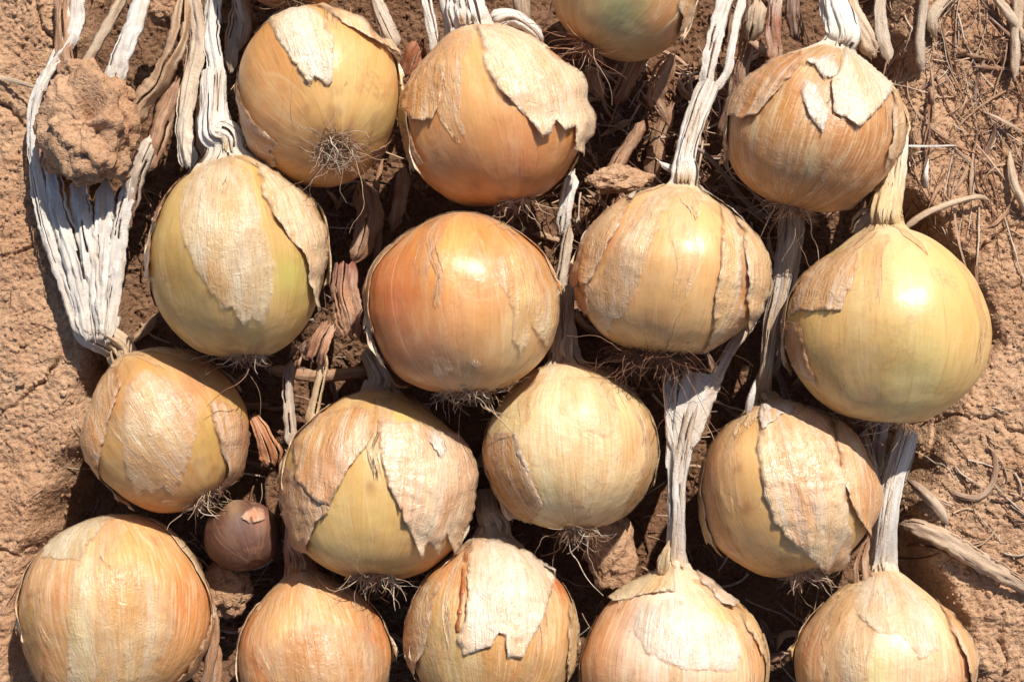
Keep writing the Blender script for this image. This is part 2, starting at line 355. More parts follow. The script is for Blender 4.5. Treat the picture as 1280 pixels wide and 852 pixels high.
# ------------------------------------------------------------------ onions
ROOTC = [(226, 200, 168), (206, 172, 138), (176, 134, 104), (236, 218, 194)]
def flesh(c):
    l = lin(c, 0.84); y = l.mean(); return (l * 0.9 + y * 0.1 * np.array([1.2, 1.0, 0.84])) * np.array([1.04, 1.04, 1.08])
class Onion:
    def __init__(s, label, c, r, axis, base, z=104, blobs=(), sh=0.13, group='onions drying in rows', name='onion', seed=None, rz=None):
        s.sd = nseed() if seed is None else seed
        c = (c[0], c[1] + 2.0); s.px, s.py = c; s.z = z; r = (r[0] * 0.985, r[1] * 0.995); k = (HC - z) / (HC - ZR) * S
        s.rx, s.ry = r; s.R = np.array([r[0] * k, r[1] * k, (rz or 0.5 * (r[0] + r[1]) * 0.94) * k])
        s.c = P(c[0], c[1], z); cam_p = np.array([0, 0, HC * S])
        w = cam_p - s.c; w /= np.linalg.norm(w); u = np.array([1.0, 0, 0]); u -= u.dot(w) * w; u /= np.linalg.norm(u); v = np.cross(w, u)
        s.M = np.stack([u, v, w])                      # rows
        a = np.array(axis, float); s.a = a / np.linalg.norm(a); s.sh = sh
        e = np.cross(s.a, [0.13, 0.05, 1.0]); e /= np.linalg.norm(e); s.e1 = e; s.e2 = np.cross(s.a, e)
        s.root = thing(name, label, 'onion', (s.c[0], s.c[1], 0.0), group)
        s.base = base; s.blobs = list(blobs); s.nf = 0
        s.build()
    def ll(s, d):
        cn = np.clip(d @ s.a, -1, 1); lon = np.arctan2(d @ s.e2, d @ s.e1); return cn, lon
    def rad(s, d):
        cn, lon = s.ll(d); an = np.arccos(cn); ar = math.pi - an; sn = np.sin(an)
        r = 1 + 0.75 * s.sh * np.exp(-(an / 0.42) ** 2) + 0.3 * s.sh * np.exp(-(an / 0.2) ** 2)
        r = r - 0.025 * np.exp(-(ar / 0.42) ** 2) - 0.05 * np.exp(-(ar / 0.13) ** 2)
        r = r + 0.052 * perlin(d[..., 0] * 1.3 + 5, d[..., 1] * 1.3 + s.sd, d[..., 2] * 1.3) + 0.02 * perlin(d[..., 0] * 2.6 + s.sd, d[..., 1] * 1.6, d[..., 2] * 1.6)
        r = r + sn * (0.010 * perlin(np.cos(lon) * 2.2 + s.sd, np.sin(lon) * 2.2, cn * 0.5) + 0.0045 * perlin(np.cos(lon) * 7 + s.sd, np.sin(lon) * 7, cn * 0.8))
        r = r + 0.004 * perlin(d[..., 0] * 6 + s.sd, d[..., 1] * 6, d[..., 2] * 6)
        return r
    def pos(s, d, off=0.0):
        q = d * s.R * s.rad(d)[..., None]
        nrm = d / s.R; nrm = nrm / np.linalg.norm(nrm, axis=-1)[..., None]
        return s.c + (q + nrm * (np.asarray(off)[..., None] * S)) @ s.M
    def mer(s, d):
        cn, lon = s.ll(d); lat = np.arccos(cn)
        q = np.sin(np.clip(lat, 0.5, math.pi - 0.5)) * 0 + 1
        return np.stack([np.cos(lon) + s.sd, np.sin(lon), lat * 0.10], -1)
    def dirs(s, px, py):                   # photo place -> direction on the bulb, running on round the limb
        a = (np.asarray(px, float) - s.px) / s.rx; b = (s.py - np.asarray(py, float)) / s.ry
        rho = np.hypot(a, b); ph = np.arctan2(b, a)
        th = np.where(rho < 0.97, np.arcsin(np.clip(rho, 0, 0.97)), math.asin(0.97) + (rho - 0.97) * 2.2)
        return np.stack([np.sin(th) * np.cos(ph), np.sin(th) * np.sin(ph), np.cos(th)], -1)
    def build(s):
        nl, nm = 110, 168
        an = np.linspace(0.0, math.pi, nl); lo = np.linspace(0, 2 * math.pi, nm, endpoint=False)
        A, Lo = np.meshgrid(an, lo, indexing='ij')
        d = np.cos(A)[..., None] * s.a + np.sin(A)[..., None] * (np.cos(Lo)[..., None] * s.e1 + np.sin(Lo)[..., None] * s.e2)
        d = d.reshape(-1, 3); V = s.pos(d)
        x, y = unP(V); lin_ = lin; base = flesh(s.base); t = np.tile(base, (len(d), 1))
        front = sstep(-0.5, 0.1, d[:, 2])
        for (bx, by, br, col, k) in s.blobs:
            jx = x + 0.3 * br * perlin(x / br * 1.8 + bx, y / br * 1.0, s.sd); jy = y + 0.3 * br * perlin(x / br * 1.8, y / br + by, s.sd)
            f = np.exp(-(((jx - bx) / br) ** 2 + ((jy - by) / (br * 1.25)) ** 2)) * k * front
            t = t * (1 - f[:, None]) + flesh(col) * f[:, None]
        # the root plate end is brown, the crown end pale
        ar = math.pi - A.ravel()
        f = np.exp(-(ar / (0.26 + 0.16 * perlin(np.cos(Lo.ravel()) * 3 + s.sd, np.sin(Lo.ravel()) * 3, ar * 3))) ** 2) * 0.8; t = t * (1 - f[:, None]) + lin((122, 80, 50)) * f[:, None]
        f = sstep(0.05, 0.5, fbm(d[:, 0] * 5 + s.sd, d[:, 1] * 5, d[:, 2] * 5, 4)) * np.exp(-(ar / 0.75) ** 2) * 0.6; t = t * (1 - f[:, None]) + lin((158, 112, 78)) * f[:, None]
        lw = 0.42 + 0.22 * perlin(np.cos(Lo.ravel()) * 4 + s.sd, np.sin(Lo.ravel()) * 4, 0.5)
        f = np.exp(-(A.ravel() / lw) ** 2) * 0.75; t = t * (1 - f[:, None]) + lin((238, 218, 184)) * f[:, None]
        s.bulb = mesh_obj('bulb', V, grid_faces(nl, nm, True)[:, ::-1], BULBD if 'small reddish' in s.root['label'] else BULB if any(k in s.root['label'] for k in ('glossy', 'smooth', 'greenish', 'white flap', 'zigzag', 'olive', 'small', 'broad wrinkled', 'wrapped')) else BULBP, s.root, np.clip(t, 0, 1), s.mer(d))
    def skin(s, poly, col, lift=5.0, zoom=None, op=0.8, base=None, wrinkle=1.0, col2=None, edge=True, jag=1.3, attach=None):
        """a torn piece of papery outer skin lying on the bulb, its free edges standing off"""
        poly = np.array(poly, float)
        if zoom: poly = poly / zoom[2] + np.array(zoom[:2])
        s.nf += 1; sd = nseed(); base = (0.3 + 0.14 * s.nf) if base is None else base * 0.35; lift = lift * ((0.95 if lift >= 7 else 0.65) if op > 0.76 else 0.4)
        # resample the torn outline
        B = []
        for p, q in zip(poly, np.roll(poly, -1, 0)):
            n = max(1, int(np.hypot(*(q - p)) / 2.2)); tt = np.arange(n)[:, None] / n; B.append(p + (q - p) * tt)
        B = np.vstack(B); nrm = np.roll(B, -1, 0) - np.roll(B, 1, 0); nrm = np.stack([nrm[:, 1], -nrm[:, 0]], 1); nrm /= np.linalg.norm(nrm, axis=1)[:, None] + 1e-9
        i = np.arange(len(B)); j = jag * (1.1 * perlin(i / 6.5, sd, 0.5) + 0.9 * perlin(i / 2.3, sd, 5.5)); B = B + nrm * j[:, None]
        x0, y0 = B.min(0); x1, y1 = B.max(0); st = 4.2
        gx_, gy_ = np.meshgrid(np.arange(x0, x1, st), np.arange(y0, y1, st)); G = np.stack([gx_.ravel(), gy_.ravel()], 1) + RNG.uniform(-0.8, 0.8, (gx_.size, 2))
        # inside and not too close to the outline
        ins = np.zeros(len(G), bool); xj, yj = B[:, 0], B[:, 1]; xk, yk = np.roll(xj, 1), np.roll(yj, 1)
        for a, b, c, d_ in zip(xj, yj, xk, yk):
            if b != d_: ins ^= ((b > G[:, 1]) != (d_ > G[:, 1])) & (G[:, 0] < (c - a) * (G[:, 1] - b) / (d_ - b) + a)
        dist = np.min(np.hypot(G[:, None, 0] - B[None, :, 0], G[:, None, 1] - B[None, :, 1]), 1)
        G = G[ins & (dist > 1.6)]
        pts = [Vector(p) for p in np.vstack([B, G]).tolist()]; nb = len(B)
        vo, _, fo, *_ = delaunay_2d_cdt(pts, [], [list(range(nb))], 2, 1e-5)
        if not fo: return None
        q = np.array([tuple(v) for v in vo]); F = [list(f) for f in fo]
        ed = np.min(np.hypot(q[:, None, 0] - B[None, :, 0], q[:, None, 1] - B[None, :, 1]), 1)
        d = s.dirs(q[:, 0], q[:, 1]); cn, lon = s.ll(d); lat = np.arccos(cn)
        la, lb = lat.min(), lat.max(); t = (lat - la) / max(lb - la, 1e-3)
        if attach is not None:
            aq = np.array(attach, float)
            if zoom: aq = aq / zoom[2] + np.array(zoom[:2])
            dd = np.hypot(q[:, 0] - aq[0], q[:, 1] - aq[1]); t = dd / dd.max()
        free = 0.12 + 0.88 * t ** 1.4
        off = base + lift * free * np.exp(-ed / (5 + 1.1 * lift)) * sstep(-0.5, 0.45, perlin(q[:, 0] / 26, q[:, 1] / 26, sd)) * 1.25
        off = off + wrinkle * (1.5 if op >= 0.76 else 0.8) * (1.1 * np.abs(perlin(np.cos(lon) * 7 + sd, np.sin(lon) * 7, lat * 1.2)) + 1.3 * np.abs(perlin(lon * 3 + sd, lat * 8, sd)) + 0.6 * perlin(q[:, 0] / 7, q[:, 1] / 7, sd))
        V = s.pos(d, np.maximum(off, 0.3))
        c1 = lin(col, 0.92); c1 = c1 * min(1.0, 0.77 / c1.max()); c2 = lin(col2, 0.95) if col2 is not None else c1 * np.array([0.88, 0.76, 0.64])
        m = sstep(-0.25, 0.45, perlin(np.cos(lon) * 3 + sd, np.sin(lon) * 3, lat * 1.5))[:, None] * 0.62
        tint = c1 * (1 - m) + c2 * m
        if edge:
            e = np.exp(-ed / 1.3)[:, None] * 0.5; tint = tint * (1 - e) + lin((246, 232, 210)) * e
        al = np.clip(op + 0.3 * perlin(q[:, 0] / 18, q[:, 1] / 30, sd + 3), 0.1, 1)[:, None] if op < 0.76 else np.full((len(q), 1), 1.3)
        bl = sstep(0, 9, ed + 5 * perlin(q[:, 0] / 9, q[:, 1] / 9, sd)) ; hold = 1 - sstep(0.25, 0.6, t + 0.25 * perlin(q[:, 0] / 15, q[:, 1] / 15, sd + 7)); al = al * (1 - hold * (1 - bl))[:, None]; fray = sstep(0.0, 1.6, ed - 7.0 * np.clip(perlin(np.cos(lon) * 24 + sd, np.sin(lon) * 24, 0.5) , 0, 1) * sstep(0.35, 0.8, t) + 0.8); al = al * fray[:, None]; al = np.where(al > 0.99, 1.3, al)
        o = mesh_obj('dry_skin', V, F, SKIN, s.root, np.hstack([np.clip(tint, 0, 1), al]), s.mer(d), solid=0.3 if op >= 0.76 else None)
        # faces outward
        me = o.data; me.update()
        pn = np.zeros(len(me.polygons) * 3); me.polygons.foreach_get('normal', pn); pn = pn.reshape(-1, 3)
        if (pn @ np.array([0, 0, 1.0])).sum() < 0: me.flip_normals()
        return o
    def strip(s, lon0, la, lb, wid, col, lift=3.0, op=0.7, taper=0.6, base=None, skew=0.0):
        sd = nseed(); s.nf += 1; base = (0.3 + 0.12 * s.nf) if base is None else base * 0.4; lift = lift * 0.7
        m = 15; n = int(max(16, (lb - la) * 34)); U, Vv = np.meshgrid(np.linspace(-1, 1, m), np.linspace(0, 1, n))
        end = 1 + 0.16 * perlin(U * 2.5 + sd, sd, 0.5) + 0.10 * perlin(U * 7 + sd, sd, 3.5)
        lat = la + (lb - la) * Vv * end; w = wid * (1 - taper * Vv ** 2) * (1 + 0.22 * perlin(np.sign(U) + sd, Vv * 6, sd) + 0.12 * perlin(np.sign(U) + sd, Vv * 19, sd))
        lon = lon0 + skew * Vv + 0.12 * perlin(Vv * 2, sd, 0.2) + U * w / np.maximum(np.sin(lat), 0.38)
        d = np.cos(lat)[..., None] * s.a + np.sin(lat)[..., None] * (np.cos(lon)[..., None] * s.e1 + np.sin(lon)[..., None] * s.e2)
        ed = np.maximum(np.abs(U), 0) ** 4 + Vv ** 8
        off = base + lift * (0.15 + 0.85 * Vv) * ed * sstep(-0.5, 0.5, perlin(U * 1.2 + sd, Vv * 4, sd)) + 1.2 * np.abs(perlin(U * 3 + sd, Vv * 2, sd)) + 0.7 * np.abs(perlin(U * 1.5, Vv * 12, sd))
        d = d.reshape(-1, 3); V = s.pos(d, np.maximum(off.ravel(), 0.4))
        c1 = lin(col, 0.95); k = sstep(-0.2, 0.5, perlin(U * 2 + sd, Vv * 2, sd)).ravel()[:, None] * 0.5
        tint = c1 * (1 - k) + c1 * np.array([0.86, 0.72, 0.58]) * k
        e = (np.clip((np.abs(U) - 0.86) / 0.14, 0, 1) * 0.5).ravel()[:, None]; tint = tint * (1 - e) + lin((246, 232, 210)) * e
        al = np.clip(op + 0.3 * perlin(U * 2 + sd, Vv * 3, sd + 3), 0.1, 1).ravel()[:, None] if op < 0.76 else np.full((U.size, 1), 1.3)
        return mesh_obj('dry_skin', V, grid_faces(n, m), SKIN, s.root, np.hstack([np.clip(tint, 0, 1), al]), s.mer(d), solid=0.3 if op >= 0.76 else None)
    def dress(s, crown=4, body=3, limb=2, tone=(234, 200, 150)):
        """loose papery bits every dried bulb has: round the crown, down the sides, along the outline"""
        f = np.array([0, 0, 1.0]); _, lf = s.ll(f[None]); lf = float(lf[0]); tn = np.array(tone, float)
        for i in range(crown):
            s.strip(lf + RNG.uniform(-1.7, 1.7), RNG.uniform(0.12, 0.25), RNG.uniform(0.5, 0.95), RNG.uniform(0.07, 0.2), np.clip(tn + RNG.uniform(-14, 18), 0, 250), RNG.uniform(0.4, 2.4), RNG.uniform(0.45, 0.75), 0.8)
        for i in range(body):
            a = RNG.uniform(0.3, 0.8); s.strip(lf + RNG.uniform(-1.2, 1.2), a, a + RNG.uniform(0.7, 1.5), RNG.uniform(0.06, 0.2), np.clip(tn + RNG.uniform(-10, 14), 0, 250), RNG.uniform(0.5, 2), RNG.uniform(0.25, 0.5), 0.5, base=0.5)
        for i in range(limb):
            sg = 1 if (i % 2) else -1; a = RNG.uniform(0.4, 1.2)
            s.strip(lf + sg * RNG.uniform(1.25, 1.7), a, a + RNG.uniform(0.7, 1.4), RNG.uniform(0.1, 0.26), np.clip(tn + RNG.uniform(-34, 4), 0, 250), RNG.uniform(4, 9), RNG.uniform(0.7, 0.95), 0.5, skew=RNG.uniform(-.2, .2))
    def neck(s, pts, cols=WHITE, flare=1.0, w0=None, flat=0.75, pleat=0.28):
        """the dried neck rising out of the crown; pts are (px, py, z, width)"""
        cols = [tuple(0.55 * np.array(s.base) + 0.45 * np.array((238, 218, 184)))] + list(cols) + [cols[-1]]
        ax = (s.a * s.R) @ s.M; r = np.linalg.norm(ax)
        w1 = pts[0][3] * S
        fl = min(flare, 1.15); k = 1 + 0.3 * s.sh; C = [s.c + ax * 0.80 * k, s.c + ax * 0.98 * k, s.c + ax * 1.09 * k, s.c + ax * 1.22 * k]; W = [r * 0.84 * fl, max(r * 0.5 * fl, w1), max(r * 0.32 * fl, w1 * 1.05), max(r * 0.2 * fl, w1)]
        dz = s.z - 108
        for i, p in enumerate(pts):
            q = P(p[0], p[1], p[2] + dz * 0.75 ** i)
            if (np.linalg.norm(q - C[-1]) > 15 * S and (len(C) > 5 or (q - C[-1]) @ ax / r > 9 * S)) or i == len(pts) - 1: C.append(q); W.append(p[3] * S)
        o = tube(np.array(C), np.array(W), cols, s.root, 'neck', flat, pleat)
        K = np.array(C)[2:]; Wk = np.array(W)[2:] / S; x, y = unP(K); z = K[:, 2] / S
        for i in range(5):
            u = RNG.uniform(-0.8, 0.8); e = RNG.uniform(0.5, 1.0); n = max(3, int(round(len(K) * e))); j = RNG.normal(0, 1, len(K)).cumsum() * 1.6
            wd = RNG.uniform(3.5, 8) * min(1.0, Wk.mean() / 26)
            pts_ = [(x[k] + u * Wk[k] * 0.42 + j[k], y[k], z[k] + (0.30 + 0.12 * (1 - u * u)) * Wk[k] + 2 + (6 if k == n - 1 else 0), wd * (0.5 if k in (0, n - 1) else 1)) for k in range(min(n, len(K)))]
            if len(pts_) >= 2: leaf(pts_, [cols[0], cols[2], TAN[i % 3]], s.root, name='dry_leaf', fold=0.35, pleat=0.2, rag=0.45, twist=RNG.uniform(-.7, .7))
        return o
    def leaf(s, pts, cols=WHITE, **k): return leaf(pts, cols, s.root, **k)
    def roots(s, n=40, L=30, spread=1.0, curl=0.5, rad=0.6, cols=ROOTC, plate=0.2, down=None):
        st, ds, ls = [], [], []; n = int(n * 2.6); curl = max(curl, 0.8)
        for i in range(n):
            a = RNG.uniform(0, 2 * math.pi); t = plate * math.sqrt(RNG.uniform(0, 1))
            d = -s.a * math.cos(t) + math.sin(t) * (math.cos(a) * s.e1 + math.sin(a) * s.e2)
            st.append(s.pos(d[None], np.array([-2.0]))[0])
            o = (d + spread * RNG.normal(size=3) * 0.6 + spread * 0.5 * (math.cos(a) * s.e1 + math.sin(a) * s.e2)) @ s.M
            o = o / np.linalg.norm(o) + np.array([0, 0, 0.3]); ds.append(o / np.linalg.norm(o)); ls.append(L * (RNG.uniform(0.3, 0.75) if i % 3 else 0.7 + 0.6 * RNG.exponential(0.8)))
        return strands('roots', st, ds, ls, rad, cols, s.root, curl)

# --- top row
Z = (260, 0, 3.0)
o = Onion('glossy golden onion with root tuft facing up, left of the top row', (398, 118), (102, 113), (-0.22, 0.60, -0.77), (216, 160, 84), 142,
          [(330, 120, 60, (214, 150, 78), .7), (440, 110, 50, (228, 184, 100), .8), (400, 200, 45, (205, 150, 80), .6), (480, 150, 30, (206, 176, 96), .6), (330, 190, 40, (196, 138, 76), .6)], sh=0.02)
o.dress(0, 2, 3)
o.skin([(226, 52), (300, 22), (385, 22), (440, 90), (470, 150), (466, 300), (445, 328), (402, 292), (386, 318), (330, 245), (270, 160)], (242, 226, 200), 5, Z, col2=(226, 190, 140), attach=(330, 20))
o.skin([(385, 4), (470, 18), (570, 86), (640, 156), (715, 172), (700, 230), (640, 190), (590, 160), (500, 100), (430, 52)], (236, 206, 160), 9, Z, col2=(204, 150, 96), attach=(385, 4))
o.skin([(108, 240), (128, 360), (180, 440), (250, 510), (276, 545), (236, 552), (262, 610), (190, 640), (130, 540), (84, 400), (80, 290)], (226, 180, 130), 4, Z, col2=(190, 130, 84), attach=(90, 320))
o.skin([(600, 560), (690, 520), (715, 450), (735, 500), (700, 600), (620, 640)], (190, 130, 84), 4, Z)
o.roots(95, 42, 1.25, 0.55, 0.5, plate=0.24)

Z = (480, 0, 3.0)
o = Onion('orange onion with a large torn white flap on its right shoulder, top row', (617, 148), (118, 110), (-0.22, 0.95, -0.18), (216, 148, 76), 138,
          [(600, 110, 45, (230, 174, 96), .8), (640, 215, 60, (206, 132, 66), .7), (540, 200, 45, (216, 150, 84), .5), (594, 232, 10, (150, 84, 44), .6), (660, 200, 30, (206, 120, 56), .5)])
o.dress()
o.neck([(588, 28, 92, 42), (582, 5, 78, 40), (576, -40, 60, 44)], WHITE)
o.skin([(352, 118), (430, 96), (520, 118), (640, 225), (742, 318), (768, 420), (764, 535), (724, 574), (680, 545), (690, 472), (650, 488), (630, 448), (606, 492), (572, 504), (520, 432), (430, 348), (380, 272)], (240, 214, 178), 11, Z, col2=(222, 170, 120), attach=(400, 100))
o.skin([(250, 166), (244, 262), (218, 392), (196, 450), (108, 446), (72, 400), (108, 320), (180, 220)], (226, 176, 116), 6, Z, col2=(208, 144, 84))
o.skin([(98, 468), (130, 520), (166, 598), (124, 630), (76, 582), (56, 450)], (220, 168, 112), 5, Z, col2=(190, 124, 72))
o.skin([(520, 770), (640, 730), (700, 660), (730, 580), (770, 580), (740, 690), (650, 780)], (214, 160, 104), 2, Z, col2=(186, 128, 76))
o.leaf([(548, 72, 96, 20), (541, 40, 100, 14), (534, 8, 96, 15), (528, -20, 80, 15)], WHITE)
o.leaf([(508, 95, 70, 24), (516, 70, 74, 26), (524, 55, 70, 20)], [(150, 84, 44), (170, 100, 56)], pleat=.1, taper=False)
o.leaf([(610, 30, 112, 30), (640, 22, 118, 20), (668, 40, 116, 16), (680, 58, 104, 8)], WHITE, fold=0.5)
o.roots(50, 34, 1.2)

Z = (680, 0, 3.0)
o = Onion('greenish tan onion cut off by the top edge with pale roots hanging', (780, -22), (94, 97), (0.52, 0.80, -0.30), (196, 152, 92), 124,
          [(778, 20, 36, (136, 156, 98), .85), (720, 20, 36, (196, 160, 96), .7), (840, 30, 36, (196, 128, 72), .6), (770, 66, 25, (196, 150, 100), .5)])
o.dress()
o.skin([(490, 0), (585, -10), (575, 50), (540, 95), (480, 140), (505, 60)], (224, 186, 140), 6, Z, col2=(180, 124, 80))
o.roots(42, 46, 1.2, 0.5, 0.6, plate=0.14, cols=[(226, 190, 160), (214, 170, 136), (180, 130, 100)])

Z = (880, 0, 3.0)
o = Onion('brownish onion with a bright white skin patch, right end of the top row', (1016, 163), (112, 101), (0.24, 0.92, -0.05), (196, 138, 76), 140,
          [(985, 140, 26, (206, 138, 56), .9), (960, 210, 50, (196, 152, 92), .7), (1013, 212, 22, (150, 140, 84), .7), (1070, 175, 30, (206, 140, 70), .7), (1030, 245, 50, (190, 130, 68), .6), (1060, 215, 28, (196, 134, 80), .5)], sh=0.10)
o.dress()
o.neck([(1044, 34, 104, 34), (1042, 5, 94, 28), (1040, -30, 80, 26)], WHITE, 1.1, pleat=0.5)
o.skin([(366, 262), (300, 332), (212, 432), (150, 450), (108, 436), (80, 430), (86, 400), (150, 306), (260, 216), (372, 200)], (214, 160, 108), 6, Z, col2=(196, 136, 84))
o.skin([(508, 200), (600, 186), (676, 270), (690, 350), (622, 432), (558, 480), (530, 455), (480, 420), (468, 310), (495, 288)], (246, 230, 206), 6, Z, col2=(226, 186, 140), wrinkle=1.6)
o.skin([(362, 288), (420, 330), (470, 430), (442, 500), (405, 450), (368, 372)], (236, 214, 190), 5, Z)
o.skin([(370, 250), (410, 232), (490, 228), (498, 292), (450, 312), (415, 272)], (248, 238, 226), 6, Z, wrinkle=2)
o.skin([(690, 226), (738, 300), (748, 430), (735, 560), (655, 650), (690, 500), (686, 330)], (226, 186, 134), 4, Z, col2=(206, 156, 104))
o.skin([(140, 505), (230, 520), (390, 545), (400, 570), (380, 660), (330, 720), (220, 690), (150, 610)], (206, 160, 110), 2.5, Z, col2=(186, 140, 88), wrinkle=1.6, op=0.5)
o.skin([(440, 530), (500, 610), (600, 650), (690, 610), (640, 700), (560, 780), (470, 770), (440, 660)], (206, 156, 104), 3, Z, col2=(184, 130, 78), wrinkle=1.5, op=0.5)
o.leaf([(1092, 72, 118, 26), (1082, 45, 120, 24), (1066, 15, 112, 22), (1056, -15, 90, 22)], TAN, fold=.45)
o.leaf([(1112, 78, 96, 14), (1104, 50, 92, 17), (1100, 20, 84, 15), (1103, -15, 74, 14)], GREY)
o.leaf([(970, 78, 80, 26), (966, 45, 86, 20), (968, 10, 84, 18), (972, -20, 76, 18)], [(206, 160, 130), (170, 112, 84), (226, 206, 190)])
o.roots(60, 40, 1.2)

# --- second row
Z = (140, 180, 3.0)
o = Onion('olive yellow onion with translucent white skins, left end of the second row', (297, 323), (114, 125), (-0.10, 0.97, -0.10), (206, 166, 86), 150,
          [(225, 330, 40, (196, 158, 74), .8), (362, 345, 24, (190, 184, 84), .9), (300, 400, 60, (206, 160, 88), .7), (330, 430, 30, (196, 176, 110), .5), (250, 260, 40, (216, 178, 96), .6)], sh=0.06)
o.dress()
o.neck([(268, 165, 100, 40), (267, 130, 88, 32), (268, 90, 74, 28)], WHITE, 1.25)
o.skin([(380, 66), (300, 90), (264, 190), (268, 290), (290, 380), (340, 490), (416, 608), (450, 600), (492, 664), (520, 640), (560, 662), (592, 560), (606, 450), (570, 330), (552, 270), (536, 180), (505, 80)], (250, 228, 188), 4.5, Z, col2=(234, 184, 120), wrinkle=.8, op=0.66)
o.skin([(530, 86), (620, 116), (738, 206), (772, 290), (812, 380), (784, 500), (748, 600), (772, 684), (738, 655), (722, 540), (700, 410), (650, 345), (600, 280), (560, 200)], (238, 208, 164), 9, Z, col2=(214, 160, 100))
o.skin([(140, 280), (160, 200), (225, 140), (300, 90), (255, 150), (215, 210), (182, 304), (164, 300)], (214, 150, 96), 5, Z)
o.skin([(100, 262), (150, 290), (168, 400), (160, 500), (60, 520), (20, 470), (40, 360)], (216, 166, 124), 6, Z, col2=(190, 128, 88), base=5)
o.skin([(130, 500), (160, 510), (136, 640), (140, 690), (60, 680), (50, 620), (70, 530)], (240, 210, 172), 5, Z, col2=(214, 166, 116), base=4)
o.leaf([(272, 190, 118, 34), (268, 150, 110, 24), (272, 100, 96, 22), (264, 50, 82, 22), (268, 0, 70, 24), (270, -40, 60, 24)], WHITE)
o.leaf([(236, 210, 100, 30), (230, 160, 96, 24), (236, 110, 88, 24), (246, 50, 80, 24), (240, 0, 74, 24), (238, -40, 64, 24)], [(240, 226, 206), (226, 204, 176), (190, 164, 140)], twist=.3)
o.leaf([(256, 195, 92, 20), (252, 150, 76, 16), (256, 110, 60, 16)], TAN)
o.roots(60, 30, 1.3)

Z = (400, 230, 3.0)
o = Onion('deep orange glossy onion at the centre of the second row', (578, 381), (123, 114), (-0.05, 0.98, -0.16), (206, 132, 62), 152,
          [(490, 370, 55, (196, 98, 34), .9), (565, 320, 42, (234, 160, 60), .9), (570, 390, 44, (230, 150, 50), .85), (560, 450, 60, (196, 140, 88), .8), (640, 430, 55, (212, 172, 106), .8), (640, 330, 40, (220, 156, 84), .6), (505, 440, 40, (186, 118, 66), .6)], sh=0.02)
o.dress(0, 3, 3, (224, 172, 112))
o.skin([(628, 308), (690, 262), (760, 206), (850, 300), (896, 400), (886, 520), (836, 620), (800, 560), (780, 528), (766, 580), (742, 628), (712, 574), (718, 480), (680, 390)], (232, 196, 138), 5, Z, col2=(216, 160, 90), wrinkle=.8, op=0.65)
o.skin([(168, 470), (215, 590), (310, 730), (330, 798), (270, 790), (205, 700), (170, 590)], (204, 160, 114), 9, Z, col2=(180, 130, 88), base=5)
o.skin([(190, 290), (330, 168), (480, 100), (640, 110), (760, 190), (740, 205), (600, 142), (480, 134), (340, 196), (220, 290)], (236, 200, 150), 3, Z, col2=(206, 140, 84), op=0.4)
o.skin([(538, 628), (606, 630), (600, 660), (585, 700), (566, 670)], (240, 206, 156), 4, Z)
o.skin([(420, 606), (470, 630), (520, 650), (545, 700), (530, 716), (490, 690), (450, 740), (430, 700)], (214, 164, 110), 3, Z, op=0.7)
o.roots(70, 30, 1.2, plate=0.3)
o.leaf([(702, 292, 70, 22), (706, 262, 76, 18), (712, 232, 76, 20), (716, 215, 66, 20)], WHITE)

Z = (660, 200, 3.0)
o = Onion('golden onion wrapped in ragged skins under a forked white stalk, second row', (838, 343), (122, 103), (0.12, 0.98, 0.0), (222, 170, 98), 138,
          [(855, 300, 40, (236, 188, 112), .8), (830, 380, 60, (218, 164, 92), .6), (826, 405, 16, (176, 120, 62), .5), (925, 350, 24, (200, 110, 56), .7), (760, 290, 24, (206, 116, 62), .7)], sh=0.13)
o.dress()
o.neck([(852, 222, 112, 30), (856, 200, 108, 24), (862, 172, 100, 22), (876, 130, 92, 25), (888, 104, 86, 26)], WHITE)
o.skin([(432, 116), (340, 130), (260, 168), (200, 280), (160, 420), (150, 480), (232, 462), (290, 372), (350, 262), (404, 160)], (232, 190, 140), 6, Z, col2=(214, 150, 92))
o.skin([(544, 140), (510, 250), (462, 350), (430, 452), (374, 574), (330, 590), (312, 660), (272, 625), (240, 560), (228, 470), (280, 430), (330, 340), (400, 230), (470, 156)], (236, 206, 160), 4, Z, col2=(220, 172, 120), wrinkle=1.2, op=0.72)
o.skin([(166, 458), (238, 480), (250, 560), (200, 585), (178, 610), (160, 540)], (220, 166, 112), 6, Z)
o.skin([(700, 160), (762, 200), (792, 300), (780, 420), (800, 560), (770, 640), (700, 690), (648, 734), (688, 600), (692, 500), (710, 400), (712, 250)], (232, 194, 142), 4, Z, col2=(206, 132, 76))
o.skin([(734, 176), (830, 246), (892, 350), (905, 460), (845, 610), (800, 630), (806, 500), (800, 400), (788, 270)], (234, 200, 152), 7, Z, col2=(216, 166, 112))
o.skin([(620, 90), (640, 150), (700, 165), (760, 205), (800, 240), (770, 160), (680, 110)], (242, 228, 210), 6, Z, base=6)
o.skin([(370, 140), (440, 70), (470, 95), (420, 150), (400, 190)], (246, 236, 220), 8, Z, base=5)
o.leaf([(882, 116, 96, 16), (885, 85, 100, 19), (893, 50, 96, 20), (902, 15, 88, 22), (910, -20, 80, 22)], WHITE)
o.leaf([(890, 116, 92, 12), (908, 92, 94, 11), (914, 62, 92, 11), (920, 30, 84, 12), (930, -10, 76, 14)], WHITE)
o.leaf([(850, 215, 104, 14), (832, 208, 110, 8), (822, 200, 108, 4)], WHITE)
o.roots(170, 62, 1.5, 0.75, 0.5, plate=0.34, cols=[(150, 108, 84), (120, 84, 64), (180, 138, 108)])

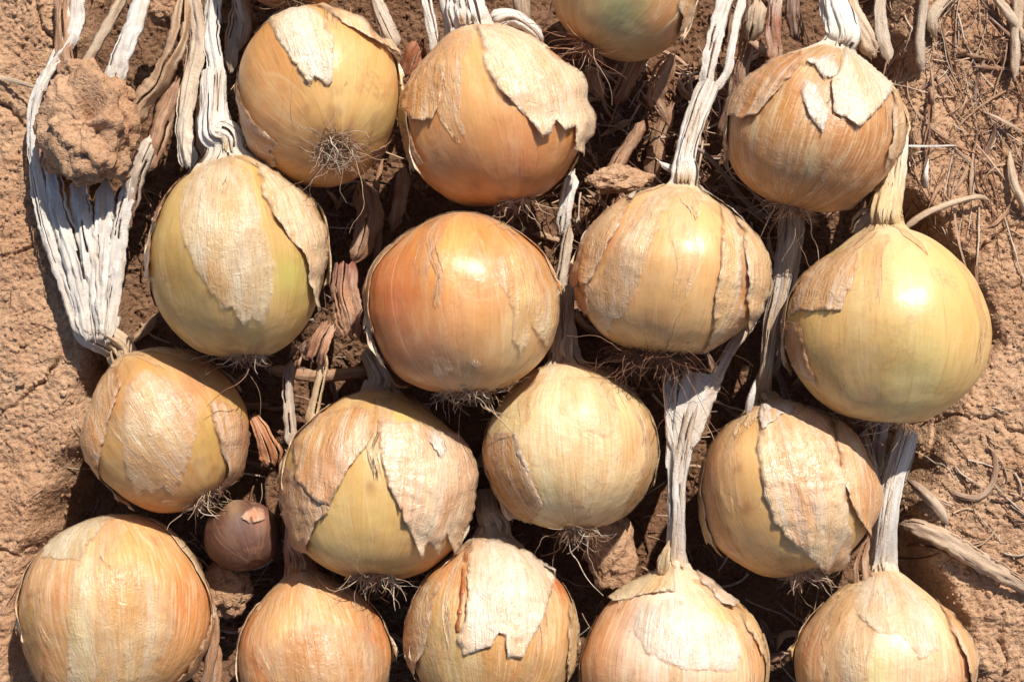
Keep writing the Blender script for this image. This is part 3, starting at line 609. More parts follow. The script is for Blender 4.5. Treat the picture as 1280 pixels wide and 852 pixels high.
Z = (960, 250, 3.0)
o = Onion('large smooth pale yellow onion at the right end of the second row', (1108, 411), (128, 119), (0.0, 0.99, 0.02), (222, 182, 104), 150,
          [(1190, 400, 50, (226, 186, 100), .7), (1130, 345, 40, (236, 204, 140), .7), (1085, 480, 50, (206, 160, 90), .7), (1150, 470, 50, (206, 184, 104), .7), (1040, 430, 40, (216, 172, 92), .7), (1085, 494, 10, (176, 96, 50), .4), (1100, 370, 30, (226, 182, 104), .5)], sh=0.11)
o.dress(3, 2, 1)
o.neck([(1108, 282, 112, 36), (1110, 262, 108, 34), (1114, 230, 92, 32), (1120, 190, 70, 28), (1122, 150, 55, 26)], [(230, 196, 140), (240, 214, 170), (240, 226, 204)], 1.1)
o.skin([(352, 188), (346, 262), (318, 340), (286, 414), (130, 416), (80, 432), (108, 320), (190, 216), (270, 182)], (226, 182, 132), 5, Z, col2=(206, 150, 96), wrinkle=.8)
o.skin([(46, 446), (132, 458), (152, 550), (196, 700), (130, 650), (66, 560)], (214, 160, 104), 5, Z, col2=(186, 126, 76))
o.leaf([(1066, 290, 104, 22), (1084, 276, 114, 34), (1100, 262, 118, 26)], [(236, 214, 180), (246, 236, 220)], fold=.1)
o.roots(40, 26, 1.2)

# --- third row
Z = (0, 400, 2.84)
o = Onion('small yellow onion below a fan of white leaves, left end of the third row', (209, 535), (102, 103), (-0.50, 0.82, -0.25), (206, 158, 82), 92,
          [(165, 520, 30, (202, 164, 84), .7), (258, 540, 26, (206, 168, 74), .9), (205, 615, 40, (206, 136, 66), .8), (140, 500, 30, (206, 140, 80), .6), (240, 470, 40, (186, 120, 76), .6)], sh=0.05)
o.dress()
o.neck([(122, 462, 84, 34), (118, 440, 84, 38), (118, 415, 84, 46), (117, 395, 80, 52)], [(206, 170, 130), (220, 190, 154), (240, 228, 214)], 0.75, pleat=.35)
o.skin([(446, 250), (500, 190), (560, 190), (690, 280), (694, 400), (650, 540), (616, 615), (585, 580), (545, 605), (520, 590), (500, 635), (460, 540), (438, 400)], (234, 200, 152), 4, Z, col2=(216, 160, 108), op=0.75)
o.skin([(728, 290), (790, 280), (850, 360), (900, 470), (840, 580), (768, 610), (792, 500), (770, 430), (742, 370)], (224, 176, 126), 9, Z, col2=(186, 116, 72))
o.skin([(350, 196), (432, 166), (446, 240), (392, 380), (372, 500), (366, 610), (340, 600), (296, 480), (306, 330)], (230, 182, 128), 6, Z, col2=(208, 146, 92))
for pts, cl in (([(104, 420, 92, 20), (82, 350, 88, 24), (58, 280, 84, 22), (42, 200, 84, 16), (44, 130, 86, 15), (66, 80, 84, 16), (92, 40, 76, 24), (96, -10, 66, 26)], WHITE),
                ([(112, 425, 96, 22), (98, 350, 96, 26), (80, 280, 90, 26), (66, 215, 84, 22), (64, 170, 70, 18)], WHITE),
                ([(120, 425, 98, 22), (116, 350, 96, 24), (104, 280, 90, 26), (98, 220, 82, 24)], WHITE),
                ([(126, 425, 96, 18), (130, 350, 92, 22), (130, 290, 88, 26), (132, 225, 80, 24)], WHITE),
                ([(134, 428, 92, 16), (144, 350, 90, 20), (150, 290, 90, 22), (160, 240, 90, 20), (172, 205, 88, 18)], WHITE),
                ([(104, 400, 80, 16), (82, 340, 74, 18), (66, 290, 68, 18), (52, 230, 66, 16)], GREY)):
    o.leaf(pts, cl, fold=.3, pleat=.22)
o.roots(60, 30, 1.3)

Z = (320, 440, 2.84)
o = Onion('onion with a big zigzag torn flap over pale yellow flesh, third row', (472, 608), (122, 118), (0.02, 0.97, -0.20), (216, 176, 98), 96,
          [(450, 620, 40, (220, 184, 106), .8), (480, 690, 50, (210, 166, 84), .7), (400, 535, 40, (206, 124, 62), .7), (540, 690, 40, (206, 148, 84), .6), (463, 608, 7, (160, 104, 50), .6), (472, 714, 12, (170, 100, 50), .5)], sh=0.05)
o.dress()
o.neck([(470, 482, 92, 34), (466, 462, 74, 28), (460, 440, 50, 24)], GREY, 1.5)
o.skin([(428, 236), (500, 256), (560, 262), (650, 282), (770, 290), (786, 400), (770, 480), (764, 560), (722, 670), (684, 700), (668, 640), (648, 655), (632, 700), (604, 662), (572, 704), (530, 610), (470, 480), (430, 330)], (232, 202, 164), 8, Z, col2=(214, 162, 120), wrinkle=1.5)
o.skin([(570, 280), (640, 290), (660, 340), (650, 400), (600, 330)], (248, 238, 222), 3, Z, base=5, wrinkle=2)
o.skin([(424, 236), (424, 300), (340, 412), (272, 545), (232, 520), (190, 490), (146, 424), (140, 330), (230, 226), (350, 184)], (226, 180, 126), 8, Z, col2=(206, 136, 80))
o.skin([(70, 450), (110, 400), (150, 430), (190, 500), (274, 550), (230, 600), (204, 704), (170, 695), (104, 620), (72, 540)], (214, 172, 128), 8, Z, col2=(176, 118, 78), wrinkle=1.8)
o.skin([(762, 440), (775, 470), (800, 496), (770, 480)], (240, 214, 170), 6, Z)
o.leaf([(388, 536, 96, 22), (394, 500, 100, 15), (402, 465, 104, 14), (406, 440, 100, 14)], [(214, 176, 130), (236, 208, 166), (226, 190, 140)], fold=.5)
o.leaf([(366, 560, 84, 22), (362, 520, 86, 16), (360, 480, 80, 15), (364, 450, 66, 15)], [(214, 190, 166), (206, 184, 166), (170, 146, 130)], fold=.5)
o.leaf([(392, 450, 108, 40), (400, 428, 116, 34), (412, 405, 112, 18)], [(190, 130, 96), (206, 150, 112), (196, 144, 106)], fold=.12, pleat=.1, taper=False)
o.roots(60, 40, 1.3, 0.6, 0.55)

Z = (560, 400, 2.84)
o = Onion('round straw coloured onion with fine vertical lines, middle of the third row', (713, 560), (110, 104), (-0.06, 0.98, -0.12), (232, 200, 136), 96,
          [(705, 510, 50, (246, 226, 178), .8), (655, 510, 30, (212, 186, 108), .7), (740, 570, 50, (226, 184, 120), .7), (690, 630, 30, (196, 178, 108), .6), (795, 560, 30, (214, 156, 90), .7), (720, 645, 40, (206, 158, 100), .6)], sh=0.07)
o.dress()
o.neck([(706, 440, 92, 32), (706, 420, 80, 26), (706, 395, 62, 24), (708, 360, 40, 22)], GREY, 1.2)
o.skin([(128, 420), (190, 395), (236, 392), (290, 520), (342, 640), (300, 724), (230, 712), (160, 620), (122, 510)], (206, 156, 100), 5, Z, col2=(190, 134, 80))
o.skin([(232, 384), (246, 384), (276, 450), (304, 535), (290, 540), (262, 470)], (246, 226, 196), 4, Z)
o.skin([(600, 200), (690, 270), (748, 400), (748, 500), (700, 640), (600, 735), (650, 600), (690, 480), (690, 380), (650, 280)], (230, 190, 132), 2.5, Z, col2=(210, 156, 96), wrinkle=.8, op=0.6)
o.skin([(395, 190), (460, 180), (560, 200), (600, 300), (610, 400), (560, 420), (480, 390), (400, 340)], (242, 220, 170), 1.5, Z, col2=(232, 200, 140), wrinkle=.6, edge=False, op=0.3)
o.roots(70, 36, 1.2, 0.6)

Z = (800, 440, 2.84)
o = Onion('onion half covered by one broad wrinkled pale skin, right end of the third row', (983, 612), (112, 107), (-0.22, 0.95, -0.12), (214, 166, 94), 94,
          [(935, 590, 35, (222, 176, 104), .8), (890, 570, 26, (200, 136, 84), .7), (960, 680, 50, (206, 156, 84), .7), (925, 560, 22, (226, 182, 110), .7), (933, 636, 6, (140, 80, 40), .6), (922, 585, 5, (140, 80, 40), .5), (1060, 690, 30, (220, 174, 86), .7)], sh=0.06)
o.dress()
o.neck([(957, 486, 104, 26), (958, 460, 102, 17), (964, 410, 98, 18), (976, 360, 92, 21), (984, 310, 84, 24), (988, 270, 74, 24)], [(220, 184, 140), (206, 178, 146), (206, 188, 174), (216, 204, 192)], 1.3)
o.skin([(440, 250), (466, 130), (540, 180), (660, 226), (704, 400), (722, 560), (735, 690), (696, 785), (665, 790), (650, 762), (560, 684), (480, 592), (450, 500), (428, 350)], (236, 200, 156), 7, Z, col2=(218, 158, 108), wrinkle=1.6)
o.skin([(672, 226), (780, 270), (830, 330), (870, 430), (866, 560), (838, 668), (790, 650), (760, 590), (728, 540), (702, 400)], (232, 188, 136), 8, Z, col2=(206, 142, 88))
o.skin([(430, 240), (462, 130), (520, 165), (580, 205), (500, 250), (446, 290)], (248, 238, 226), 4, Z, base=6, wrinkle=2)
o.skin([(200, 400), (250, 250), (330, 240), (290, 400), (290, 520), (330, 660), (390, 750), (280, 670), (215, 540)], (214, 160, 104), 2, Z, col2=(200, 140, 84), wrinkle=.6, op=0.5)
o.leaf([(934, 520, 104, 12), (940, 495, 116, 10), (944, 475, 118, 6)], WHITE)
o.roots(60, 36, 1.2, 0.6)

# --- bottom row
Z = (0, 600, 3.38)
o = Onion('big orange onion with pale vertical panels in the bottom left corner', (144, 765), (118, 124), (-0.1, 0.96, -0.2), (216, 154, 84), 88,
          [(235, 750, 30, (214, 130, 60), .8), (70, 740, 30, (206, 150, 94), .8), (150, 720, 40, (238, 184, 112), .8), (110, 800, 40, (204, 172, 116), .8), (75, 670, 30, (206, 194, 150), .8), (190, 660, 40, (230, 180, 110), .6), (215, 780, 8, (150, 96, 60), .5)], sh=0.03)
o.dress()
o.skin([(196, 340), (215, 240), (300, 165), (400, 138), (500, 150), (430, 200), (372, 290), (340, 350)], (232, 218, 184), 2.5, Z, col2=(200, 176, 120), wrinkle=.8, op=0.7)
o.skin([(310, 360), (350, 300), (420, 330), (400, 500), (410, 700), (420, 900), (310, 900), (300, 600)], (236, 214, 166), 2, Z, col2=(206, 170, 104), wrinkle=.8, op=0.68)
o.skin([(400, 400), (560, 330), (690, 480), (722, 560), (712, 660), (665, 760), (690, 840), (690, 920), (420, 920), (410, 600)], (244, 210, 156), 5, Z, col2=(222, 170, 100), wrinkle=1.0, op=0.62)
o.skin([(90, 600), (160, 450), (185, 470), (190, 620), (220, 850), (160, 900), (100, 800)], (206, 166, 100), 4, Z, col2=(190, 136, 84), op=0.6)
o.skin([(64, 660), (90, 760), (150, 900), (90, 920), (60, 800)], (230, 196, 140), 9, Z, base=6)
o.skin([(800, 240), (870, 320), (900, 500), (900, 640), (830, 800), (760, 900), (700, 900), (800, 740), (860, 560), (850, 380)], (226, 170, 110), 6, Z, col2=(206, 140, 80))
o.leaf([(262, 750, 70, 14), (266, 790, 74, 18), (262, 830, 70, 14), (255, 870, 60, 12)], BROWN)

Z = (220, 600, 3.38)
o = Onion('onion with a reddish tapering neck in shade, second in the bottom row', (392, 822), (97, 100), (-0.16, 0.97, -0.1), (214, 144, 72), 82,
          [(325, 800, 36, (206, 124, 56), .8), (350, 780, 26, (226, 172, 90), .8), (470, 780, 30, (206, 126, 60), .8), (400, 760, 40, (226, 180, 120), .6)], sh=0.16)
o.dress()
o.neck([(370, 702, 100, 40), (368, 680, 96, 24), (366, 655, 88, 20), (362, 620, 70, 20)], [(206, 136, 80), (196, 132, 92), (190, 144, 116), (190, 160, 140)], 1.3, pleat=.15)
o.skin([(420, 700), (480, 632), (600, 596), (760, 612), (870, 700), (905, 852), (890, 940), (430, 940), (408, 800)], (228, 190, 140), 3, Z, col2=(214, 150, 84), wrinkle=1.1, op=0.55)

Z = (460, 640, 4.0)
o = Onion('onion with a bright white torn patch on its crown, middle of the bottom row', (615, 790), (108, 114), (0.02, 0.98, -0.15), (214, 160, 88), 86,
          [(562, 705, 26, (216, 132, 60), .8), (700, 730, 18, (206, 104, 40), .9), (675, 790, 30, (224, 168, 84), .8), (570, 790, 40, (212, 170, 96), .8), (560, 830, 40, (206, 176, 104), .6), (675, 828, 12, (150, 100, 56), .5)], sh=0.05)
o.dress()
o.neck([(613, 660, 88, 34), (610, 640, 70, 28), (606, 615, 46, 24)], GREY, 1.5)
o.skin([(518, 148), (610, 160), (700, 176), (820, 215), (918, 240), (930, 330), (890, 450), (832, 580), (756, 708), (690, 716), (680, 620), (652, 600), (620, 660), (540, 690), (492, 706), (456, 624), (488, 560), (505, 400), (500, 280)], (244, 226, 200), 4.5, Z, col2=(222, 176, 124), wrinkle=1.7)
o.skin([(500, 150), (520, 160), (545, 250), (590, 278), (500, 270), (488, 420), (470, 600), (450, 600), (470, 380), (480, 240)], (200, 124, 70), 2, Z, base=1.4, edge=False)
o.skin([(350, 330), (380, 372), (345, 500), (270, 720), (240, 860), (190, 900), (180, 650), (200, 480), (270, 376)], (226, 186, 136), 6, Z, col2=(196, 136, 84))
o.skin([(260, 850), (280, 700), (370, 640), (400, 760), (430, 900), (270, 900)], (220, 184, 120), 2, Z, col2=(206, 160, 90), wrinkle=.7, op=0.5)
o.skin([(720, 830), (760, 720), (800, 640), (830, 720), (800, 900), (730, 900)], (224, 190, 130), 2, Z, wrinkle=.7, op=0.5)
o.skin([(990, 460), (1030, 420), (1064, 560), (1060, 760), (1030, 900), (980, 900), (1000, 640)], (228, 190, 130), 4, Z)
o.skin([(860, 250), (900, 226), (930, 250), (916, 330), (870, 290)], (250, 242, 230), 8, Z, base=6, wrinkle=2)

Z = (700, 640, 4.0)
o = Onion('onion with a straight white stalk and chalky shoulders, fourth in the bottom row', (842, 828), (118, 104), (0.03, 0.99, 0.02), (220, 168, 104), 92,
          [(842, 790, 66, (250, 236, 212), .95), (745, 810, 36, (214, 142, 84), .8), (950, 810, 24, (220, 140, 62), .8), (780, 760, 16, (206, 120, 70), .6), (900, 770, 30, (230, 182, 100), .7), (842, 850, 50, (226, 186, 136), .6)], sh=0.2)
o.dress()
o.neck([(852, 716, 108, 26), (849, 690, 108, 19), (846, 640, 104, 20), (846, 600, 104, 22), (852, 550, 100, 34), (862, 505, 92, 50), (868, 470, 80, 60)], WHITE, 1.4, pleat=.34)
o.skin([(480, 330), (505, 250), (530, 190), (552, 200), (580, 330), (580, 420), (400, 440), (290, 470), (240, 440), (330, 370)], (238, 214, 170), 5, Z, col2=(226, 186, 130), wrinkle=1.2)
o.skin([(660, 360), (700, 330), (690, 250), (712, 300), (740, 350), (840, 410), (880, 480), (900, 520), (820, 480), (730, 400)], (240, 224, 206), 7, Z, col2=(226, 190, 150))
o.skin([(840, 410), (930, 450), (980, 520), (1010, 640), (1046, 730), (1020, 760), (970, 660), (900, 520)], (230, 190, 130), 4, Z)
o.skin([(380, 470), (560, 440), (680, 460), (860, 560), (900, 700), (860, 790), (600, 780), (440, 700), (360, 560)], (248, 238, 220), 1.5, Z, col2=(246, 230, 204), wrinkle=1.0, edge=False, op=0.72)
o.leaf([(842, 560, 104, 20), (840, 520, 100, 18), (836, 490, 90, 16), (832, 462, 80, 14)], WHITE)
o.leaf([(864, 560, 104, 14), (880, 510, 100, 18), (896, 470, 96, 16), (918, 430, 88, 14), (945, 402, 80, 10)], [(236, 224, 210), (226, 206, 184), (214, 186, 156)])
o.leaf([(826, 718, 104, 24), (832, 694, 112, 14), (836, 676, 112, 6)], [(236, 206, 160), (226, 196, 150)])

Z = (960, 480, 2.29)
o = Onion('pale onion with a twisted white stalk in the bottom right corner', (1105, 832), (112, 106), (0.02, 0.99, 0.0), (218, 172, 108), 92,
          [(1110, 790, 56, (246, 228, 190), .9), (1100, 838, 22, (206, 196, 110), .8), (1015, 800, 30, (206, 136, 80), .8), (1200, 830, 26, (190, 110, 60), .7), (1160, 830, 40, (230, 196, 150), .7), (1050, 770, 24, (214, 164, 104), .7)], sh=0.17)
o.dress()
o.neck([(1106, 716, 106, 34), (1106, 690, 104, 26), (1108, 650, 100, 26), (1114, 610, 94, 28), (1124, 575, 86, 28), (1134, 540, 70, 26)], WHITE, 1.5)
o.skin([(250, 590), (330, 560), (420, 580), (470, 650), (480, 760), (430, 790), (380, 720), (320, 720), (260, 660)], (246, 232, 206), 2.5, Z, col2=(232, 200, 150), wrinkle=1.5, op=0.7)
o.skin([(200, 720), (260, 700), (290, 780), (300, 900), (180, 900), (180, 800)], (236, 206, 160), 3, Z, wrinkle=1.2, op=0.6)
o.skin([(480, 600), (540, 660), (588, 780), (606, 900), (560, 900), (540, 760)], (224, 176, 120), 8, Z, base=5)
o.leaf([(1098, 640, 94, 20), (1092, 600, 92, 18), (1086, 570, 84, 16), (1078, 540, 70, 14)], [(230, 210, 184), (220, 190, 160), (190, 150, 120)])
o.leaf([(1080, 735, 92, 30), (1078, 700, 94, 16), (1086, 670, 92, 10)], BROWN)

# --- small and cropped ones
Z = (220, 600, 3.38)
o = Onion('small reddish brown onion half hidden in shade between larger ones', (303, 667), (49, 44), (-0.3, 0.8, -0.5), (96, 56, 36), 56,
          [(290, 630, 12, (176, 140, 96), .6), (325, 648, 12, (160, 100, 70), .6)], sh=0.05)
o.skin([(270, 160), (330, 110), (370, 130), (372, 165), (310, 185)], (216, 156, 120), 4, Z)
o = Onion('onion whose rounded end just dips below the top edge of the photo', (365, -78), (88, 90), (0.0, 0.9, -0.4), (190, 128, 76), 112, sh=0.03)
o.dress()
o.roots(60, 26, 1.4)

# ------------------------------------------------------------------ the clod on the leaf fan
def clod(name, label, c, r, z, seed, group=None, n=70, m=110, crater=None, mat=None):
    lat = np.linspace(0.001, math.pi - 0.001, n); lo = np.linspace(0, 2 * math.pi, m, endpoint=False)
    A, L = np.meshgrid(lat, lo, indexing='ij'); d = np.stack([np.sin(A) * np.cos(L), np.sin(A) * np.sin(L), np.cos(A)], -1).reshape(-1, 3)
    q = d * 1.7 + seed
    rr = 0.96 + 0.30 * fbm(q[:, 0] * .9, q[:, 1] * .9, q[:, 2] * .9, 6) - 0.10 * np.abs(perlin(q[:, 0] * 2.2, q[:, 1] * 2.2, q[:, 2] * 2.2)) + 0.05 * perlin(q[:, 0] * 9, q[:, 1] * 9, q[:, 2] * 9)
    if crater is not None:
        for (cx, cy, w, dep) in crater:
            k = np.array([cx, cy, 0.0]); k[2] = math.sqrt(max(0.05, 1 - cx * cx - cy * cy)); rr -= dep * np.exp(-((1 - d @ k) / w) ** 2)
    ctr = P(c[0], c[1], z); V = ctr + d * rr[:, None] * np.array([r[0], r[1], r[2]]) * S
    o = mesh_obj(name, V - ctr, grid_faces(n, m, True), mat or CLOD); o.location = ctr
    tag(o, label, 'soil clod', group); return o
clod('soil_clod', 'rough brown clod of soil resting on the fan of white leaves', (110, 160), (60, 76, 50), 128, 5.3, crater=[(0.25, 0.42, 0.05, 0.55), (0.35, -0.2, 0.035, 0.35), (-0.1, 0.1, 0.06, 0.14), (0.05, -0.5, 0.05, -0.12)])
clod('soil_clod', 'crumbly soil lump below the round straw coloured onion, left of the straight white stalk', (765, 690), (34, 46, 22), 18, 11.3, n=40, m=60)
clod('soil_clod', 'flat soil lump beside the small reddish brown onion', (283, 735), (34, 42, 20), 20, 21.9, n=40, m=60)
clod('soil_clod', 'brown soil lump at the top edge between leaning tan leaves', (208, 10), (26, 26, 22), 62, 33.1, n=40, m=60)
clod('soil_clod', 'small dirty lump caught among leaves above the onion with ragged skins', (772, 225), (38, 18, 16), 60, 41.7, n=40, m=60)

for i_, (x_, y_, r_, z_, lab_) in enumerate([(68, 205, 16, 104, 'crumb of soil on the outer white leaf left below the clod'), (150, 118, 18, 112, 'soil crumb at the upper right of the big clod'), (96, 88, 20, 100, 'broken soil piece above the big clod between white leaves'), (142, 212, 15, 108, 'soil crumb at the lower right of the big clod')]):
    clod('soil_clod', lab_, (x_, y_), (r_, r_ * 0.8, r_ * 0.7), z_, 51.3 + 7 * i_, n=26, m=36)
# ------------------------------------------------------------------ loose leaves and stems, each a thing
def loose(label, pts, cols, **k):
    pts = [(a, b, (gz(a, b) + 3 if c is None else c), w) for a, b, c, w in pts]
    o = leaf(pts, cols, None, name=k.pop('name', 'dry_leaf'), **k)
    ctr = P(pts[0][0], pts[0][1], pts[0][2]); co = np.zeros(len(o.data.vertices) * 3); o.data.vertices.foreach_get('co', co)
    o.data.vertices.foreach_set('co', (co.reshape(-1, 3) - ctr).ravel()); o.location = ctr; o.data.update()
    return tag(o, label, 'dry leaf', 'loose dry leaves')
loose('white upright leaf leaning from the soil clod to the top edge', [(140, 112, 96, 26), (150, 75, 98, 25), (166, 35, 92, 24), (182, -15, 80, 24)], WHITE, fold=.4)
loose('narrow pale leaf crossing between two white leaves at top left', [(100, 92, 84, 12), (122, 55, 88, 13), (140, 22, 86, 14), (160, -15, 78, 14)], TAN, fold=.5)
loose('thick rolled tan leaf slanting right of the soil clod', [(158, 165, 82, 26), (180, 125, 90, 27), (204, 92, 92, 26), (222, 50, 84, 26), (232, -10, 72, 24)], [(206, 170, 132), (190, 152, 116), (206, 166, 126)], fold=.7)
loose('brown crumpled leaf beside the left flank of the olive yellow onion', [(182, 215, 82, 24), (196, 180, 84, 26), (206, 140, 80, 26), (222, 100, 72, 22)], BROWN, fold=.6)
loose('greyish leaf with a white torn end below the soil clod', [(162, 270, 80, 22), (168, 225, 88, 24), (182, 190, 92, 22), (190, 170, 88, 14)], [(190, 160, 140), (226, 206, 186), (240, 224, 206)], fold=.5)
loose('dirty brown leaf lying behind the clod at the left edge of the fan', [(86, 100, 84, 24), (80, 60, 82, 22), (78, 10, 74, 20), (80, -20, 68, 20)], BROWN, fold=.4)
loose('thin straw sticking in from the left edge', [(-20, 92, None, 5), (20, 102, 66, 6), (58, 114, 92, 5)], TAN, fold=.3)
loose('grey leaf between the golden onion and the orange onion at the top', [(494, 62, 82, 22), (484, 35, 84, 22), (472, 5, 78, 20), (466, -20, 70, 20)], GREY, fold=.4)
loose('shaded grey leaf right of the white stalk beside the golden onion', [(288, 90, 50, 20), (292, 50, 52, 22), (300, 10, 50, 22), (304, -20, 50, 22)], GREY)
loose('brown papery scrap wedged left of the deep orange onion', [(432, 330, 56, 34), (430, 365, 66, 36), (436, 395, 68, 34), (440, 420, 60, 22)], [(150, 90, 70), (210, 160, 124), (200, 150, 116)], fold=.1, pleat=.12, taper=False)
loose('dark curled leaf in the gap under the golden onion', [(450, 230, 20, 30), (462, 265, 26, 34), (456, 300, 28, 30), (440, 330, 26, 24)], BROWN, fold=.4)
loose('dim leaf lying deep below the golden onion roots', [(505, 210, 26, 18), (500, 250, 28, 20), (490, 290, 26, 18)], BROWN)
loose('triangular orange skin scrap right of the small yellow onion', [(316, 520, 84, 12), (330, 545, 92, 26), (338, 568, 88, 32), (340, 578, 84, 26)], [(196, 128, 80), (214, 146, 92)], fold=.1, pleat=.1, taper=False)
loose('thick brown stem standing in the dark gap left of the forked stalk', [(755, 235, 40, 22), (775, 200, 46, 20), (795, 170, 48, 18), (805, 150, 44, 12)], BROWN, fold=.7)
loose('twisted brown leaf hanging right of the greenish onion', [(840, 70, 50, 24), (826, 100, 54, 26), (820, 125, 48, 22), (836, 158, 40, 10)], BROWN, fold=.6)
loose('tan scrap of leaf at the top beside the forked stalk', [(948, 0, 76, 22), (944, 30, 72, 24), (936, 56, 60, 14)], TAN, fold=.5)
loose('brown leaf bent behind the greenish onion near its roots', [(735, 85, 54, 16), (745, 108, 60, 20), (756, 126, 56, 8)], BROWN, fold=.5)
loose('short dark leaf leaning on the brownish onion from the left', [(930, 45, 60, 10), (950, 60, 66, 12), (966, 75, 70, 10)], BROWN, fold=.5)
loose('long bent straw on the soil right of the brownish onion', [(1128, 288, 60, 9), (1155, 268, 66, 9), (1190, 254, 66, 8), (1222, 246, 60, 7), (1240, 252, 50, 4)], TAN, fold=.5)
loose('upright white sliver on the soil below the thin straw', [(1158, 258, None, 4), (1157, 225, None, 7), (1161, 195, None, 3)], WHITE, fold=.5)
loose('hair thin straw lying level beside the brownish onion', [(1122, 182, 66, 3), (1160, 183, 64, 3), (1200, 182, None, 2.5)], WHITE, fold=.3)
loose('pale curved twig on the soil near the top of the brownish onion', [(1134, 132, None, 4), (1140, 105, None, 5), (1158, 86, None, 4), (1168, 80, None, 3)], TAN, fold=.4)
loose('grey upright leaf on the soil right of the top row', [(1152, 90, 46, 14), (1150, 50, 50, 14), (1154, 10, 48, 14), (1154, -20, 46, 14)], GREY, fold=.5)
loose('curved brown leaf arching at the top right soil', [(1168, 46, 46, 14), (1166, 22, 52, 16), (1180, 2, 50, 18), (1200, -16, 46, 18)], TAN, fold=.5)
loose('pale leaf slanting from the top edge near the right corner', [(1240, -10, 52, 12), (1258, 14, 54, 12), (1274, 36, 50, 10), (1284, 60, 46, 8)], TAN, fold=.5)
loose('flat tan leaf running down the right edge at the top', [(1274, -10, 48, 16), (1270, 50, 50, 14), (1268, 100, 48, 10)], TAN, fold=.4)
loose('frayed straw at the right edge below the tan leaf', [(1262, 190, None, 8), (1266, 225, 52, 12), (1278, 252, 52, 12), (1292, 275, None, 10)], TAN, fold=.5)
loose('thin pale stalk crossing the soil toward the right edge', [(1230, 140, None, 4), (1252, 150, 50, 5), (1284, 168, None, 5)], TAN)
loose('broad grey brown leaf lying on soil right of the twisted stalk', [(1124, 654, 44, 8), (1150, 660, 58, 22), (1190, 680, 62, 26), (1230, 704, 62, 26), (1262, 722, 60, 22), (1300, 745, 56, 16)], [(190, 158, 130), (206, 176, 146), (214, 186, 156), (180, 146, 118)], fold=.45)
loose('short frayed leaf above the broad grey brown leaf', [(1136, 600, 40, 14), (1160, 620, 54, 16), (1176, 640, 56, 14), (1186, 658, 50, 8)], [(150, 116, 92), (214, 190, 162), (220, 194, 166)], fold=.5)
loose('curved half buried leaf ring pressed into the soil below the pale onion', [(1172, 600, None, 6), (1192, 616, None, 9), (1222, 622, None, 9), (1240, 604, None, 8), (1244, 575, None, 7), (1236, 550, None, 5)], [(166, 126, 98), (190, 152, 122), (160, 118, 88)], fold=.3)
loose('dark stalk running under the onion with ragged skins to its right', [(868, 184, 84, 4), (886, 196, 76, 6), (910, 225, 66, 7), (935, 255, 56, 8), (972, 282, 48, 8)], [(150, 130, 120), (120, 100, 90)], fold=.5)
loose('grey withered stalk behind the neck right of the golden onion with ragged skins', [(1000, 275, 34, 18), (992, 320, 36, 20), (986, 370, 34, 16), (976, 420, 28, 14), (968, 470, 24, 12)], GREY, fold=.4)
loose('shadowed leaf between the bottom left onion and the reddish necked onion', [(268, 800, 40, 14), (272, 835, 40, 14), (266, 870, 40, 14)], BROWN)
loose('brown stalk lying across the dark gap left of the zigzag onion', [(335, 462, 20, 14), (400, 470, 24, 16), (470, 462, 24, 16)], BROWN, fold=.5)
loose('grey stalk in the shade below the large smooth onion', [(1096, 600, 50, 14), (1098, 560, 56, 18), (1104, 525, 54, 20), (1108, 490, 44, 18)], GREY, fold=.3)

loose('tan leaf standing in the corner between the white stalk and the golden onion', [(300, 60, 60, 16), (306, 30, 66, 18), (300, 0, 66, 18), (296, -30, 60, 18)], TAN, fold=.5)
loose('white split leaf rising left of the orange onion neck', [(560, 60, 86, 12), (562, 30, 92, 13), (556, 0, 88, 14), (552, -30, 80, 14)], WHITE, fold=.5)
loose('grey brown leaf tip between the orange onion and the greenish onion', [(660, 40, 60, 18), (654, 15, 66, 22), (650, -15, 62, 22), (648, -40, 60, 22)], [(176, 146, 120), (206, 180, 152)], fold=.5)
loose('dark leaf in the gap below the greenish onion', [(770, 130, -10, 22), (784, 100, 0, 24), (800, 70, 6, 24), (812, 40, 10, 24)], BROWN, fold=.5)
loose('dark leaf lying left of the forked stalk deep in the gap', [(812, 235, -20, 20), (818, 200, -10, 24), (826, 165, -4, 22), (840, 130, 0, 18)], BROWN, fold=.5)
loose('brown leaf pressed against the forked stalk on its right', [(900, 170, 10, 18), (916, 130, 24, 22), (926, 90, 34, 22), (936, 40, 44, 20), (940, -20, 50, 20)], [(150, 110, 86), (170, 128, 100), (150, 112, 90)], fold=.5)
loose('dark brown leaf at the top left of the brownish onion', [(1000, 52, 50, 20), (992, 25, 56, 22), (990, -5, 58, 22), (992, -40, 58, 22)], [(120, 84, 66), (150, 110, 88)], fold=.4)
loose('slim brown stem lying under the roots of the golden onion', [(478, 200, 0, 8), (470, 240, 4, 9), (474, 290, 0, 9), (468, 340, -8, 8)], BROWN, fold=.6)
loose('grey leaf in the dark gap between the deep orange and ragged onions', [(706, 400, 12, 14), (700, 360, 20, 18), (706, 320, 22, 16), (712, 280, 18, 14)], GREY, fold=.4)

